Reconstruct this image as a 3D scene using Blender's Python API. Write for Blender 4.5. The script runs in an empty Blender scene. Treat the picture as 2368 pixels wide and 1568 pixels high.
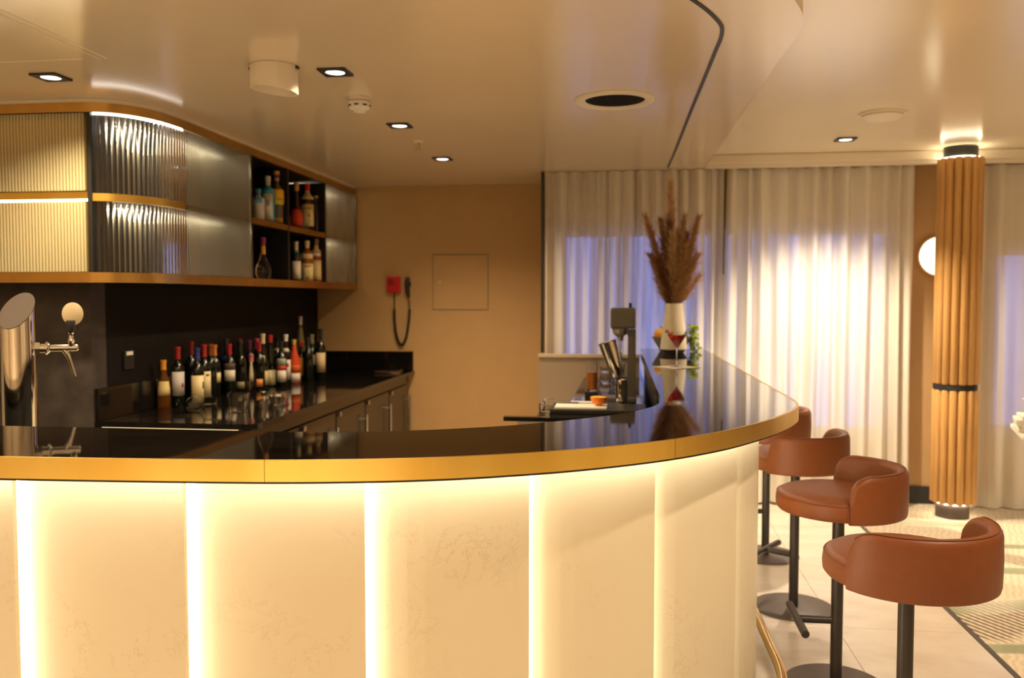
import bpy, bmesh, math, random
from mathutils import Vector, Matrix
R=math.radians; PI=math.pi
random.seed(7)
S=bpy.context.scene; COL=S.collection

# ------------------------------------------------------------------ camera, world, exposure
H=1.52; YAW=math.atan(265/2000); PITCH=math.atan(94/2000)
cd=bpy.data.cameras.new('camera'); cam=bpy.data.objects.new('camera',cd); COL.objects.link(cam)
cd.sensor_width=36; cd.lens=36*2000/2368; cd.clip_start=.05; cd.clip_end=200
cam.location=(0,0,H); cam.rotation_euler=(PI/2-PITCH,0,YAW)
cd.dof.use_dof=True; cd.dof.focus_distance=2.35; cd.dof.aperture_fstop=3.2
S.camera=cam
w=bpy.data.worlds.new('dusk'); S.world=w; w.use_nodes=True
bg=w.node_tree.nodes['Background']; bg.inputs[0].default_value=(.22,.34,1.0,1); bg.inputs[1].default_value=1.2
S.view_settings.view_transform='Standard'; S.view_settings.look='None'
S.view_settings.gamma=1; S.view_settings.use_curve_mapping=False
S.view_settings.exposure=0.1
cy=S.cycles; cy.use_denoising=True; cy.max_bounces=10; cy.diffuse_bounces=4; cy.glossy_bounces=5
cy.transmission_bounces=10; cy.transparent_max_bounces=24; cy.caustics_reflective=False; cy.sample_clamp_indirect=5; cy.blur_glossy=.5

LAMP=(1.0,.77,.46)      # warm lamp colour
BAR_W=105; LOUNGE_W=320; REAR_W=120; STRIP=52.0

# ------------------------------------------------------------------ helpers
def mat(name,c,rough=.5,metal=0,noise=0,scale=20,trans=0,ior=1.5,spec=.5,emit=None,es=0,bump=0,bscale=200,stretch=(1,1,1),c2=None,coat=0,aniso=0):
    m=bpy.data.materials.new(name); m.use_nodes=True; nt=m.node_tree; b=nt.nodes['Principled BSDF']
    b.inputs['Base Color'].default_value=(*c,1); b.inputs['Roughness'].default_value=rough; b.inputs['Metallic'].default_value=metal
    b.inputs['IOR'].default_value=ior; b.inputs['Transmission Weight'].default_value=trans; b.inputs['Specular IOR Level'].default_value=spec
    b.inputs['Coat Weight'].default_value=coat; b.inputs['Anisotropic'].default_value=aniso
    if emit: b.inputs['Emission Color'].default_value=(*emit,1); b.inputs['Emission Strength'].default_value=es
    if noise or bump:
        tc=nt.nodes.new('ShaderNodeTexCoord'); mp=nt.nodes.new('ShaderNodeMapping'); mp.inputs['Scale'].default_value=stretch
        nt.links.new(tc.outputs['Object'],mp.inputs[0])
    if noise:
        n=nt.nodes.new('ShaderNodeTexNoise'); n.inputs['Scale'].default_value=scale; n.inputs['Detail'].default_value=5
        nt.links.new(mp.outputs[0],n.inputs['Vector'])
        r=nt.nodes.new('ShaderNodeValToRGB'); r.color_ramp.elements[0].position=.3; r.color_ramp.elements[1].position=.7
        a=c2 or tuple(x*(1-noise) for x in c); r.color_ramp.elements[0].color=(*a,1); r.color_ramp.elements[1].color=(*c,1)
        nt.links.new(n.outputs['Fac'],r.inputs[0]); nt.links.new(r.outputs[0],b.inputs['Base Color'])
    if bump:
        n2=nt.nodes.new('ShaderNodeTexNoise'); n2.inputs['Scale'].default_value=bscale; nt.links.new(mp.outputs[0],n2.inputs['Vector'])
        bp=nt.nodes.new('ShaderNodeBump'); bp.inputs['Strength'].default_value=bump; bp.inputs['Distance'].default_value=.002
        nt.links.new(n2.outputs['Fac'],bp.inputs['Height']); nt.links.new(bp.outputs[0],b.inputs['Normal'])
    return m
def emat(name,c,s):
    m=bpy.data.materials.new(name); m.use_nodes=True; nt=m.node_tree; nt.nodes.clear()
    e=nt.nodes.new('ShaderNodeEmission'); o=nt.nodes.new('ShaderNodeOutputMaterial'); e.inputs[0].default_value=(*c,1); e.inputs[1].default_value=s
    nt.links.new(e.outputs[0],o.inputs[0]); return m

class MB:
    def __init__(s): s.v=[]; s.f=[]; s.sm=[]
    def add(s,vs,fs,smooth=False,M=None):
        n=len(s.v); s.v+=[tuple(M@Vector(v)) if M is not None else tuple(v) for v in vs]
        s.f+=[tuple(i+n for i in f) for f in fs]; s.sm+=[smooth]*len(fs); return s
    def box(s,x0,x1,y0,y1,z0,z1,b=0,M=None):
        if b<=0:
            vs=[(x,y,z) for z in (z0,z1) for y in (y0,y1) for x in (x0,x1)]
            return s.add(vs,[(0,2,3,1),(4,5,7,6),(0,1,5,4),(2,6,7,3),(0,4,6,2),(1,3,7,5)],False,M)
        bm=bmesh.new(); bmesh.ops.create_cube(bm,size=1)
        for v in bm.verts: v.co=Vector(((x0+x1)/2+v.co.x*(x1-x0),(y0+y1)/2+v.co.y*(y1-y0),(z0+z1)/2+v.co.z*(z1-z0)))
        bmesh.ops.bevel(bm,geom=bm.edges[:],offset=b,segments=2,affect='EDGES',profile=.6)
        bm.verts.index_update(); s.add([v.co[:] for v in bm.verts],[[v.index for v in f.verts] for f in bm.faces],False,M); bm.free(); return s
    def lathe(s,prof,n=24,M=None,smooth=True,cap0=True,cap1=True):
        vs=[];fs=[]
        for r,z in prof:
            for k in range(n): a=2*PI*k/n; vs.append((r*math.cos(a),r*math.sin(a),z))
        for i in range(len(prof)-1):
            for k in range(n): fs.append((i*n+k,i*n+(k+1)%n,(i+1)*n+(k+1)%n,(i+1)*n+k))
        if cap0: fs.append(tuple(range(n-1,-1,-1)))
        if cap1: b=(len(prof)-1)*n; fs.append(tuple(range(b,b+n)))
        return s.add(vs,fs,smooth,M)
    def cyl(s,p,q,r,r2=None,n=16):
        p=Vector(p);q=Vector(q);d=q-p; M=Matrix.Translation(p)@d.to_track_quat('Z','Y').to_matrix().to_4x4()
        r2=r if r2 is None else r2
        return s.lathe([(r,0),(r2,d.length)],n,M)
    def tube(s,pts,r,n=10,closed=False):
        P=[Vector(p) for p in pts]; rs=r if isinstance(r,(list,tuple)) else [r]*len(P); vs=[];fs=[]
        up=Vector((0,0,1)); prev=None
        for i,p in enumerate(P):
            t=(P[min(i+1,len(P)-1)]-P[max(i-1,0)]).normalized()
            if prev is None: prev=up.cross(t) if abs(t.z)<.95 else Vector((1,0,0))
            a=(prev-t*prev.dot(t)).normalized(); prev=a; b=t.cross(a)
            for k in range(n): th=2*PI*k/n; vs.append(p+(a*math.cos(th)+b*math.sin(th))*rs[i])
        for i in range(len(P)-1):
            for k in range(n): fs.append((i*n+k,i*n+(k+1)%n,(i+1)*n+(k+1)%n,(i+1)*n+k))
        fs.append(tuple(range(n-1,-1,-1))); m=(len(P)-1)*n; fs.append(tuple(range(m,m+n)))
        return s.add(vs,fs,True)
    def prism(s,poly,z0,z1):
        n=len(poly); vs=[(x,y,z0) for x,y in poly]+[(x,y,z1) for x,y in poly]
        fs=[tuple(range(n-1,-1,-1)),tuple(range(n,2*n))]+[(i,(i+1)%n,n+(i+1)%n,n+i) for i in range(n)]
        return s.add(vs,fs)
    def band(s,a,b,z0,z1,smooth=True):
        # solid wall between two plan polylines of equal length
        n=len(a); vs=[];fs=[]
        for (x,y),(u,v) in zip(a,b): vs+=[(x,y,z0),(x,y,z1),(u,v,z1),(u,v,z0)]
        for i in range(n-1):
            o=4*i
            for k in range(4): fs.append((o+k,o+4+k,o+4+(k+1)%4,o+(k+1)%4))
        fs+=[(0,1,2,3),(4*n-1,4*n-2,4*n-3,4*n-4)]
        s.add(vs,fs,False); return s
    def grid(s,fn,nu,nv,smooth=True):
        vs=[fn(i/nu,j/nv) for j in range(nv+1) for i in range(nu+1)]
        return s.add(vs,[(j*(nu+1)+i,j*(nu+1)+i+1,(j+1)*(nu+1)+i+1,(j+1)*(nu+1)+i) for j in range(nv) for i in range(nu)],smooth)
    def mesh(s,name,m,fix=True):
        me=bpy.data.meshes.new(name); me.from_pydata(s.v,[],s.f)
        me.polygons.foreach_set('use_smooth',s.sm)
        if fix:
            bm=bmesh.new(); bm.from_mesh(me); bmesh.ops.recalc_face_normals(bm,faces=bm.faces); bm.to_mesh(me); bm.free()
        for mm in (m if isinstance(m,(list,tuple)) else [m]): me.materials.append(mm)
        me.update(); return me
    def obj(s,name,m,parent=None,loc=None,fix=True,auto=True):
        """link as one object; with loc, vertices are given relative to loc"""
        me=s.mesh(name,m,fix); o=bpy.data.objects.new(name,me); COL.objects.link(o)
        if auto and any(s.sm): me.set_sharp_from_angle(angle=R(38))
        if loc is not None: o.location=loc
        if parent is not None: o.parent=parent
        return o
def tag(o,label=None,cat=None,group=None,kind=None):
    for k,v in (('label',label),('category',cat),('group',group),('kind',kind)):
        if v: o[k]=v
    return o
def empty(name,loc,label,cat,group=None,rz=0):
    o=bpy.data.objects.new(name,None); COL.objects.link(o); o.location=loc; o.rotation_euler=(0,0,rz); o.empty_display_size=.05
    return tag(o,label,cat,group)
def struct(o,label=None): o['kind']='structure'; 
def copy_tree(o,parent=None):
    c=o.copy(); COL.objects.link(c)
    if parent is not None: c.parent=parent
    for ch in list(o.children): copy_tree(ch,c)
    return c
def lab(o,l): o['label']=l; return o
def curve(pts,n=10):
    P=[Vector(p) for p in pts]; P=[2*P[0]-P[1]]+P+[2*P[-1]-P[-2]]; o=[]
    for i in range(1,len(P)-2):
        a,b,c,d=P[i-1:i+3]; L=(c-b).length; m1=(c-a)/((c-b).length+(b-a).length)*L; m2=(d-b)/((d-c).length+(c-b).length)*L
        for k in range(n):
            t=k/n; o.append((2*t**3-3*t*t+1)*b+(t**3-2*t*t+t)*m1+(-2*t**3+3*t*t)*c+(t**3-t*t)*m2)
    o.append(P[-2]); return o
def offs(c,d):
    o=[]
    for i,p in enumerate(c):
        t=(c[min(i+1,len(c)-1)]-c[max(i-1,0)]).normalized(); o.append(p+Vector((-t.y,t.x))*d)
    return o
class Arc:
    def __init__(s,c):
        s.c=c; s.s=[0]
        for a,b in zip(c,c[1:]): s.s.append(s.s[-1]+(b-a).length)
    def at(s,t):
        t=max(0,min(t,s.s[-1]-1e-6))
        lo,hi=0,len(s.s)-1
        while hi-lo>1:
            m=(lo+hi)//2
            if s.s[m]<=t: lo=m
            else: hi=m
        a,b=s.c[lo],s.c[lo+1]; k=(t-s.s[lo])/(s.s[lo+1]-s.s[lo]); tg=(b-a).normalized()
        return a+(b-a)*k, tg, Vector((-tg.y,tg.x))
    def find_x(s,x):
        for i,(a,b) in enumerate(zip(s.c,s.c[1:])):
            if a.x<=x<=b.x: return s.s[i]+(x-a.x)/(b.x-a.x)*(s.s[i+1]-s.s[i])

# ------------------------------------------------------------------ materials
M={}
M['ceil']=mat('satin_ceiling',(.76,.63,.46),.17,noise=.05,scale=1.5,spec=.85)
M['ceil2']=mat('lounge_ceiling',(.88,.78,.62),.19,noise=.04,scale=1.5,spec=.8)
M['wall']=mat('warm_wall',(.57,.36,.165),.65,noise=.05,scale=6,bump=.1,bscale=400)
M['wall2']=mat('lounge_wall',(.84,.72,.54),.7,noise=.05,scale=4)
M['stone']=mat('grey_stone',(.065,.052,.05),.5,noise=.65,scale=9,bump=.1,bscale=60)
M['dark']=mat('dark_stone',(.010,.008,.0075),.6,spec=.15,noise=.5,scale=7)
M['top']=mat('polished_black_stone',(.010,.0075,.006),.035,noise=.5,scale=5,ior=1.6,stretch=(1,4,1))
M['worktop']=mat('black_worktop',(.010,.008,.007),.045,noise=.3,scale=20)
M['brass']=mat('brushed_brass',(.95,.70,.19),.28,1,noise=.10,scale=5,stretch=(1,1,.2),c2=(.86,.57,.12))
M['brass2']=mat('aged_brass',(.62,.38,.12),.30,1,noise=.18,scale=8)
M['tube']=mat('polished_brass',(.85,.62,.28),.2,1)
M['chrome']=mat('chrome',(.86,.83,.80),.06,1)
M['steel']=mat('steel',(.62,.58,.54),.2,1)
M['black']=mat('black_metal',(.03,.027,.026),.42,.3)
M['blk']=mat('black_plastic',(.012,.012,.012),.4)
M['white']=mat('white_plastic',(.82,.78,.70),.45)
M['cream']=mat('cream_paint',(.80,.72,.58),.5)
M['leather']=mat('cognac_leather',(.185,.050,.0105),.46,noise=.10,scale=40,bump=.12,bscale=900,spec=.4)
M['seam']=mat('leather_piping',(.15,.04,.012),.5)
M['base']=mat('powder_coat',(.085,.065,.06),.45,.2)
M['pole']=mat('dark_pole',(.035,.028,.026),.40,.4)
M['glass']=mat('clear_glass',(1,1,1),.0,trans=1,ior=1.45)
M['dkglass']=mat('dark_glass',(.006,.008,.005),.05,ior=1.5)
M['amber']=mat('amber_glass',(.35,.13,.02),.04,trans=.7,ior=1.35)
M['fridge']=mat('grey_door',(.05,.043,.040),.22,.5,noise=.2,scale=3)
M['wood']=mat('honey_oak',(.62,.34,.11),.42,noise=.22,scale=9,stretch=(6,6,.5))
M['grey']=mat('mixer_grey',(.115,.108,.095),.35,.2)
M['lens']=emat('lamp_lens',(1,.93,.82),3.0)
M['strip']=emat('led_strip_glow',(1,.83,.56),STRIP)
M['strip2']=emat('cabinet_led_glow',(1,.82,.52),20.0)
M['stripw']=emat('cabinet_led_white',(1,.92,.80),9.0)

def quartz():
    m=mat('cream_quartz',(.83,.72,.53),.38); nt=m.node_tree; b=nt.nodes['Principled BSDF']
    tc=nt.nodes.new('ShaderNodeTexCoord'); n=nt.nodes.new('ShaderNodeTexNoise'); n.inputs['Scale'].default_value=7.5; n.inputs['Detail'].default_value=9; n.inputs['Roughness'].default_value=.68; n.inputs['Distortion'].default_value=.6
    r=nt.nodes.new('ShaderNodeValToRGB'); e=r.color_ramp.elements
    e[0].position=.492; e[0].color=(0,0,0,1); e[1].position=.508; e[1].color=(0,0,0,1); k=e.new(.5); k.color=(1,1,1,1)
    n2=nt.nodes.new('ShaderNodeTexNoise'); n2.inputs['Scale'].default_value=3.5; n2.inputs['Detail'].default_value=3
    r2=nt.nodes.new('ShaderNodeValToRGB'); r2.color_ramp.elements[0].position=.5; r2.color_ramp.elements[1].position=.68
    mul=nt.nodes.new('ShaderNodeMath'); mul.operation='MULTIPLY'; mul2=nt.nodes.new('ShaderNodeMath'); mul2.operation='MULTIPLY'; mul2.inputs[1].default_value=.48
    mix=nt.nodes.new('ShaderNodeMixRGB'); mix.inputs[1].default_value=(.80,.72,.545,1); mix.inputs[2].default_value=(.48,.33,.17,1)
    for nn in (n,n2): nt.links.new(tc.outputs['Object'],nn.inputs['Vector'])
    nt.links.new(n.outputs['Fac'],r.inputs[0]); nt.links.new(n2.outputs['Fac'],r2.inputs[0])
    nt.links.new(r.outputs[0],mul.inputs[0]); nt.links.new(r2.outputs[0],mul.inputs[1]); nt.links.new(mul.outputs[0],mul2.inputs[0])
    nt.links.new(mul2.outputs[0],mix.inputs[0]); nt.links.new(mix.outputs[0],b.inputs['Base Color']); return m
M['quartz']=quartz()

def curtain_mat(name,dens):
    # sheer cloth: a single layer lets part of the light through, more where it is met square on
    m=bpy.data.materials.new(name); m.use_nodes=True; nt=m.node_tree; nt.nodes.clear(); N=nt.nodes.new; L=nt.links.new
    o=N('ShaderNodeOutputMaterial'); t=N('ShaderNodeBsdfTransparent'); d=N('ShaderNodeBsdfDiffuse'); tl=N('ShaderNodeBsdfTranslucent')
    for q in (d,tl): q.inputs['Color'].default_value=(.92,.87,.78,1)
    mx=N('ShaderNodeMixShader'); mx.inputs[0].default_value=.20; L(d.outputs[0],mx.inputs[1]); L(tl.outputs[0],mx.inputs[2])
    lw=N('ShaderNodeLayerWeight'); lw.inputs['Blend'].default_value=.5
    mr=N('ShaderNodeMapRange'); mr.inputs['From Min'].default_value=.0; mr.inputs['From Max'].default_value=.75; mr.inputs['To Min'].default_value=dens; mr.inputs['To Max'].default_value=1.0
    tc=N('ShaderNodeTexCoord'); mp=N('ShaderNodeMapping'); mp.inputs['Scale'].default_value=(5,1,.15); n=N('ShaderNodeTexNoise'); n.inputs['Scale'].default_value=1.5
    L(tc.outputs['Object'],mp.inputs[0]); L(mp.outputs[0],n.inputs['Vector'])
    ad=N('ShaderNodeMath'); ad.operation='MULTIPLY_ADD'; ad.inputs[1].default_value=.75; ad.use_clamp=True
    sb=N('ShaderNodeMath'); sb.operation='SUBTRACT'; sb.inputs[1].default_value=.38
    L(n.outputs['Fac'],ad.inputs[0]); L(lw.outputs['Facing'],mr.inputs['Value']); L(mr.outputs[0],sb.inputs[0]); L(sb.outputs[0],ad.inputs[2])
    m2=N('ShaderNodeMixShader'); L(ad.outputs[0],m2.inputs[0]); L(t.outputs[0],m2.inputs[1]); L(mx.outputs[0],m2.inputs[2]); L(m2.outputs[0],o.inputs[0])
    return m
M['cur1']=curtain_mat('sheer_curtain',.72); M['cur2']=curtain_mat('fuller_sheer_curtain',.84)
def pane_mat():
    m=bpy.data.materials.new('window_glass'); m.use_nodes=True; nt=m.node_tree; nt.nodes.clear(); N=nt.nodes.new; L=nt.links.new
    o=N('ShaderNodeOutputMaterial'); t=N('ShaderNodeBsdfTransparent'); g=N('ShaderNodeBsdfGlossy'); g.inputs['Roughness'].default_value=.02
    f=N('ShaderNodeFresnel'); f.inputs[0].default_value=1.3; x=N('ShaderNodeMixShader'); L(f.outputs[0],x.inputs[0]); L(t.outputs[0],x.inputs[1]); L(g.outputs[0],x.inputs[2]); L(x.outputs[0],o.inputs[0]); return m
M['pane']=pane_mat()
def reeded(name,c,rough,w):
    # ribbed cabinet glass: part clear and rough transmission, part scattered by the frosting
    m=bpy.data.materials.new(name); m.use_nodes=True; nt=m.node_tree; b=nt.nodes['Principled BSDF']
    b.inputs['Base Color'].default_value=(*c,1); b.inputs['Roughness'].default_value=rough; b.inputs['Transmission Weight'].default_value=w; b.inputs['IOR'].default_value=1.45
    return m
M['ribgold']=reeded('ribbed_glass',(.97,.88,.58),.10,.62); M['ribback']=reeded('backing_glass',(.62,.45,.16),.10,.80)  # backing tinted darker so the shade between the ribs is in the colour
M['ribclear']=reeded('clear_ribbed_glass',(.93,.90,.86),.03,1)
M['frost']=reeded('frosted_reeded_glass',(.88,.87,.77),.15,.95)
def carpet_mat():
    m=mat('patterned_carpet',(.7,.6,.45),.95,bump=.3,bscale=500); nt=m.node_tree; b=nt.nodes['Principled BSDF']; N=nt.nodes.new; L=nt.links.new
    tc=N('ShaderNodeTexCoord')
    def wave(sc,dist,rot,ds=1.2,lo=.4,hi=.6):
        mp=N('ShaderNodeMapping'); mp.inputs['Rotation'].default_value=(0,0,R(rot)); L(tc.outputs['Object'],mp.inputs[0])
        wv=N('ShaderNodeTexWave'); wv.inputs['Scale'].default_value=sc; wv.inputs['Distortion'].default_value=dist; wv.inputs['Detail'].default_value=2; wv.inputs['Detail Scale'].default_value=ds
        L(mp.outputs[0],wv.inputs['Vector']); r=N('ShaderNodeValToRGB'); r.color_ramp.elements[0].position=lo; r.color_ramp.elements[1].position=hi; L(wv.outputs['Fac'],r.inputs[0]); return r.outputs[0]
    def nz(sc,lo,hi,off=0):
        mp=N('ShaderNodeMapping'); mp.inputs['Location'].default_value=(off,off*.7,0); L(tc.outputs['Object'],mp.inputs[0])
        n=N('ShaderNodeTexNoise'); n.inputs['Scale'].default_value=sc; n.inputs['Detail'].default_value=1; L(mp.outputs[0],n.inputs['Vector'])
        r=N('ShaderNodeValToRGB'); r.color_ramp.elements[0].position=lo; r.color_ramp.elements[1].position=hi; L(n.outputs['Fac'],r.inputs[0]); return r.outputs[0]
    def mul(a,c):
        k=N('ShaderNodeMath'); k.operation='MULTIPLY'; L(a,k.inputs[0]); 
        if isinstance(c,float): k.inputs[1].default_value=c
        else: L(c,k.inputs[1])
        return k.outputs[0]
    def mix(f,a,c):
        x=N('ShaderNodeMixRGB'); L(f,x.inputs[0])
        if isinstance(a,tuple): x.inputs[1].default_value=(*a,1)
        else: L(a,x.inputs[1])
        x.inputs[2].default_value=(*c,1); return x.outputs[0]
    base=mix(mul(wave(9,6,20,1.2),.5),(.74,.63,.47),(.56,.45,.31))
    sx=N('ShaderNodeSeparateXYZ'); L(tc.outputs['Object'],sx.inputs[0]); ed=N('ShaderNodeMapRange'); ed.inputs['From Min'].default_value=6.12; ed.inputs['From Max'].default_value=6.26; L(sx.outputs['Y'],ed.inputs['Value'])
    mxx=N('ShaderNodeMath'); mxx.operation='MAXIMUM'; L(ed.outputs[0],mxx.inputs[0]); L(nz(1.1,.50,.53,9.1),mxx.inputs[1])
    hatch=mul(wave(8.5,.5,-32,1,.40,.55),mxx.outputs[0])
    c1=mix(mul(hatch,.9),base,(.125,.08,.058))
    c2=mix(mul(mul(wave(.55,14,78,.5,.84,.93),nz(1.4,.38,.46,2.2)),.9),c1,(.27,.29,.17))
    c3=mix(mul(mul(wave(.55,14,78,.5,.70,.80),nz(1.6,.45,.6,6.2)),.3),c2,(.86,.80,.68))
    L(c3,b.inputs['Base Color']); return m
M['carpet']=carpet_mat()
def marble_mat():
    m=mat('cream_marble',(.74,.66,.56),.22,noise=.0); nt=m.node_tree; b=nt.nodes['Principled BSDF']; N=nt.nodes.new; L=nt.links.new
    tc=N('ShaderNodeTexCoord'); mp=N('ShaderNodeMapping'); mp.inputs['Rotation'].default_value=(0,0,R(28)); mp.inputs['Scale'].default_value=(1,2,1); n=N('ShaderNodeTexNoise'); n.inputs['Scale'].default_value=2.6; n.inputs['Detail'].default_value=8; n.inputs['Roughness'].default_value=.62
    L(tc.outputs['Object'],mp.inputs[0]); L(mp.outputs[0],n.inputs['Vector']); r=N('ShaderNodeValToRGB')
    e=r.color_ramp.elements; e[0].position=.33; e[0].color=(.62,.53,.44,1); e[1].position=.6; e[1].color=(.72,.65,.57,1)
    L(n.outputs['Fac'],r.inputs[0]); L(r.outputs[0],b.inputs['Base Color']); return m
M['marble']=marble_mat()

# ------------------------------------------------------------------ plan curves of the bar
OUT=curve([(-4.4,1.795),(-3.6,1.80),(-2.9,1.803),(-2.2,1.81),(-1.456,1.835),(-1.036,1.858),(-.731,1.889),(-.446,1.956),(-.204,2.063),(-.03,2.172),(.127,2.301),(.27,2.459),(.386,2.631),(.475,2.79),(.545,2.95),(.588,3.09),(.603,3.25),(.601,3.45),(.595,3.9),(.586,4.5),(.575,5.5),(.56,6.44)],8)
INN=curve([(-4.4,2.27),(-3.6,2.275),(-2.2,2.28),(-1.5,2.286),(-1.1,2.284),(-.85,2.29),(-.6,2.35),(-.354,2.472),(-.191,2.601),(-.024,2.771),(.076,2.949),(.118,3.10),(.126,3.25),(.122,3.74),(.112,5.0),(.10,6.44)],8)

# ------------------------------------------------------------------ the room
ZS=2.47; ZL=2.55
fl=MB().box(-5,7,-4,7.3,-.12,-.012).obj('floor',M['cream']); struct(fl)
xs=[-.1,.39,.97,1.553]; ysl=[1.1+.6*i for i in range(10)]
tm=None
for i in range(3):
    for j in range(9):
        y1=min(ysl[j+1],6.66)
        o=MB().box(xs[i]+.001,xs[i+1]-.001,ysl[j]+.001,y1-.001,-.012,0,.0008).obj('tile',M['marble'],fl)
MB().box(-5,-.1,-4,7.2,-.012,-.0005).obj('service_floor',M['marble'],fl)
MB().box(-.1,1.553,-4,1.1,-.012,-.0005).obj('front_floor',M['marble'],fl)
MB().box(1.553,1.574,-4,6.66,-.012,.004).obj('edging_strip',M['base'],fl)
cp=MB().box(1.574,6.99,-3.99,6.66,-.012,.006).obj('carpet',M['carpet']); tag(cp,'patterned lounge carpet of cream swirls, green waves and dark hatching beside the marble floor','carpet')

ce=MB().box(-5,7,-4,7.3,ZL,ZL+.1).obj('ceiling',M['ceil2']); struct(ce)
so=[tuple(p) for p in OUT]; so=[(-5,1.795)]+so+[(.56,6.675),(-.625,6.675),(-.625,7.225),(-2.655,7.225),(-2.655,4.025),(-5,4.025)]
MB().prism(so,ZS,ZL-.001).obj('soffit',M['ceil'],ce)
gi=offs(OUT,.262); go=offs(OUT,.276); k0=16
MB().band([tuple(p) for p in gi[k0:]],[tuple(p) for p in go[k0:]],ZS-.004,ZS+.004).obj('track_groove',M['black'],ce)
MB().box(-2.052,-2.046,1.9,3.232,ZS-.0012,ZS+.002).obj('joint_strip',M['cream'],ce)
MB().box(-2.085,-2.081,1.9,3.246,ZS-.0012,ZS+.002).obj('joint_strip',M['cream'],ce)
MB().box(-3.4,-2.15,3.225,3.231,ZS-.0012,ZS+.002).obj('joint_strip',M['cream'],ce)

def wall(name,m,*b): 
    mb=MB()
    for q in b: mb.box(*q)
    o=mb.obj(name,m); struct(o); return o
wall('wall_back',M['wall'],(-2.8,-.63,7.23,7.35,0,ZS))
wall('wall_bar_side',M['dark'],(-2.78,-2.66,4.14,7.23,0,ZS))
wall('wall_bar_end',M['stone'],(-5,-2.66,4.02,4.14,0,ZS))
wall('wall_left',M['wall2'],(-5.1,-5,-4,4.02,0,ZL))
wall('wall_front',M['wall2'],(-5,7,-4.1,-4,0,ZL))
wall('wall_right',M['wall2'],(7,7.1,-4,6.68,0,ZL))
WX=[(-.54,.67),(.71,1.92),(2.62,3.6),(4.2,5.6)]; WZ=[(.52,2.035),(.52,2.035),(.55,1.87),(.55,1.87)]
bx=[(-.63,7.1,6.68,6.80,0,.52),(-.63,7.1,6.68,6.80,2.035,ZL),(-.63,-.5,6.68,6.8,.52,2.035),(-.63,-.51,6.8,7.35,0,ZL)]
pr=-.5
for i,((a,b),(z0,z1)) in enumerate(zip(WX,WZ)):
    if a>pr: bx.append((pr,a,6.68,6.8,.52,2.035))
    if z1<2.0: bx+= [(a,b,6.68,6.8,z1,2.035),(a,b,6.68,6.8,.52,z0)]
    pr=b
bx.append((pr,7.1,6.68,6.8,.52,2.035))
wn=wall('wall_window_side',M['wall'],*bx)
for i,((a,b),(z0,z1)) in enumerate(zip(WX,WZ)):
    f=MB().box(a,a+.04,6.70,6.76,z0,z1).box(b-.04,b,6.70,6.76,z0,z1).box(a+.04,b-.04,6.70,6.76,z0,z0+.04).box(a+.04,b-.04,6.70,6.76,z1-.04,z1).obj('window_%d'%(i+1),M['white']); struct(f)
    MB().box(a+.04,b-.04,6.725,6.735,z0+.04,z1-.04).obj('pane',M['pane'],f)
o=MB().box(.56,7,6.40,6.50,2.485,ZL-.001,.008).box(.56,7,6.44,6.50,2.462,2.486,.004).obj('trim_1',M['cream']); struct(o)
o=MB().box(-.641,-.626,6.50,6.60,1.11,2.466).obj('curtain_edge_shade',M['blk']); struct(o)  # black strip stands in for the shadow gap at the curtain edge
o=MB().box(.672,.722,6.655,6.678,1.7,2.46).obj('curtain_gap_dark',M['blk']); struct(o)  # black strip added to darken the gap between the curtains
o=MB().box(2.02,2.55,6.655,6.678,0.007,.135).obj('baseboard_window_side',M['blk']); struct(o)
# cream cornice line above the bar cabinet and wall
o=MB().box(-2.30,-.64,7.205,7.229,ZS-.02,ZS-.001,.004).obj('trim_2',M['wall']); struct(o)

# ------------------------------------------------------------------ bar front
bar=empty('bar_counter',(-.4,2.2,0),'bar front of overlapping cream quartz panels lit by vertical light strips','bar counter')
def kid(mb,name,m,parent): 
    o=mb.obj(name,m); o.parent=parent; o.matrix_parent_inverse=Matrix.Translation(parent.location).inverted() if parent.rotation_euler.z==0 else parent.matrix_world.inverted(); return o
ci=offs(OUT,.175); ib=offs(INN,-.03)
def resamp(c,n):
    A=Arc(c); return [A.at(A.s[-1]*i/(n-1))[0] for i in range(n)]
core=[tuple(p) for p in ci]+[tuple(p) for p in reversed(ib)]
kid(MB().prism(core,0,1.096),'carcass',M['blk'],bar)
A15=Arc(offs(OUT,.15)); 
stx=[-3.71,-3.27,-2.83,-2.39,-1.95,-1.515,-1.0755,-.640,-.2592,.0584]
ss=[A15.find_x(x) for x in stx]; ss+= [ss[-1]+.465*(i+1) for i in range(6)]
ss=[s for s in ss if s<A15.s[-1]-.05]+[A15.s[-1]]
ZP=1.082
for k in range(len(ss)-1):
    a,b=ss[k],ss[k+1]; n=10; fo=[];ba=[]
    for i in range(n+1):
        t=i/n; s=(a-.028)+(b-a+.028)*t; p,tg,nn=A15.at(s); d=.004-.036*t
        fo.append(tuple(p+nn*d)); ba.append(tuple(p+nn*(d+.016)))
    kid(MB().band(fo,ba,.10,ZP),'quartz_panel',M['quartz'],bar)
    if k<len(ss)-2:
        p,tg,nn=A15.at(b-.015); q0=p-nn*.012; q1=p+nn*.006
        qq=[tuple(q0),tuple(q0+tg*.003),tuple(q1+tg*.003),tuple(q1)]
        lab(kid(MB().prism(qq,.11,ZP-.002),'light_strip',M['strip'],bar),'glowing vertical light strip in a panel joint')
kk=[tuple(p) for p in offs(OUT,.178)]; kj=[tuple(p) for p in offs(OUT,.185)]
kid(MB().band([tuple(p) for p in offs(OUT,.165)],[tuple(p) for p in offs(OUT,.176)],0,.10),'plinth',M['blk'],bar)
l0=[tuple(p) for p in offs(OUT,.075)]; l1=[tuple(p) for p in offs(OUT,.087)]
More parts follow.
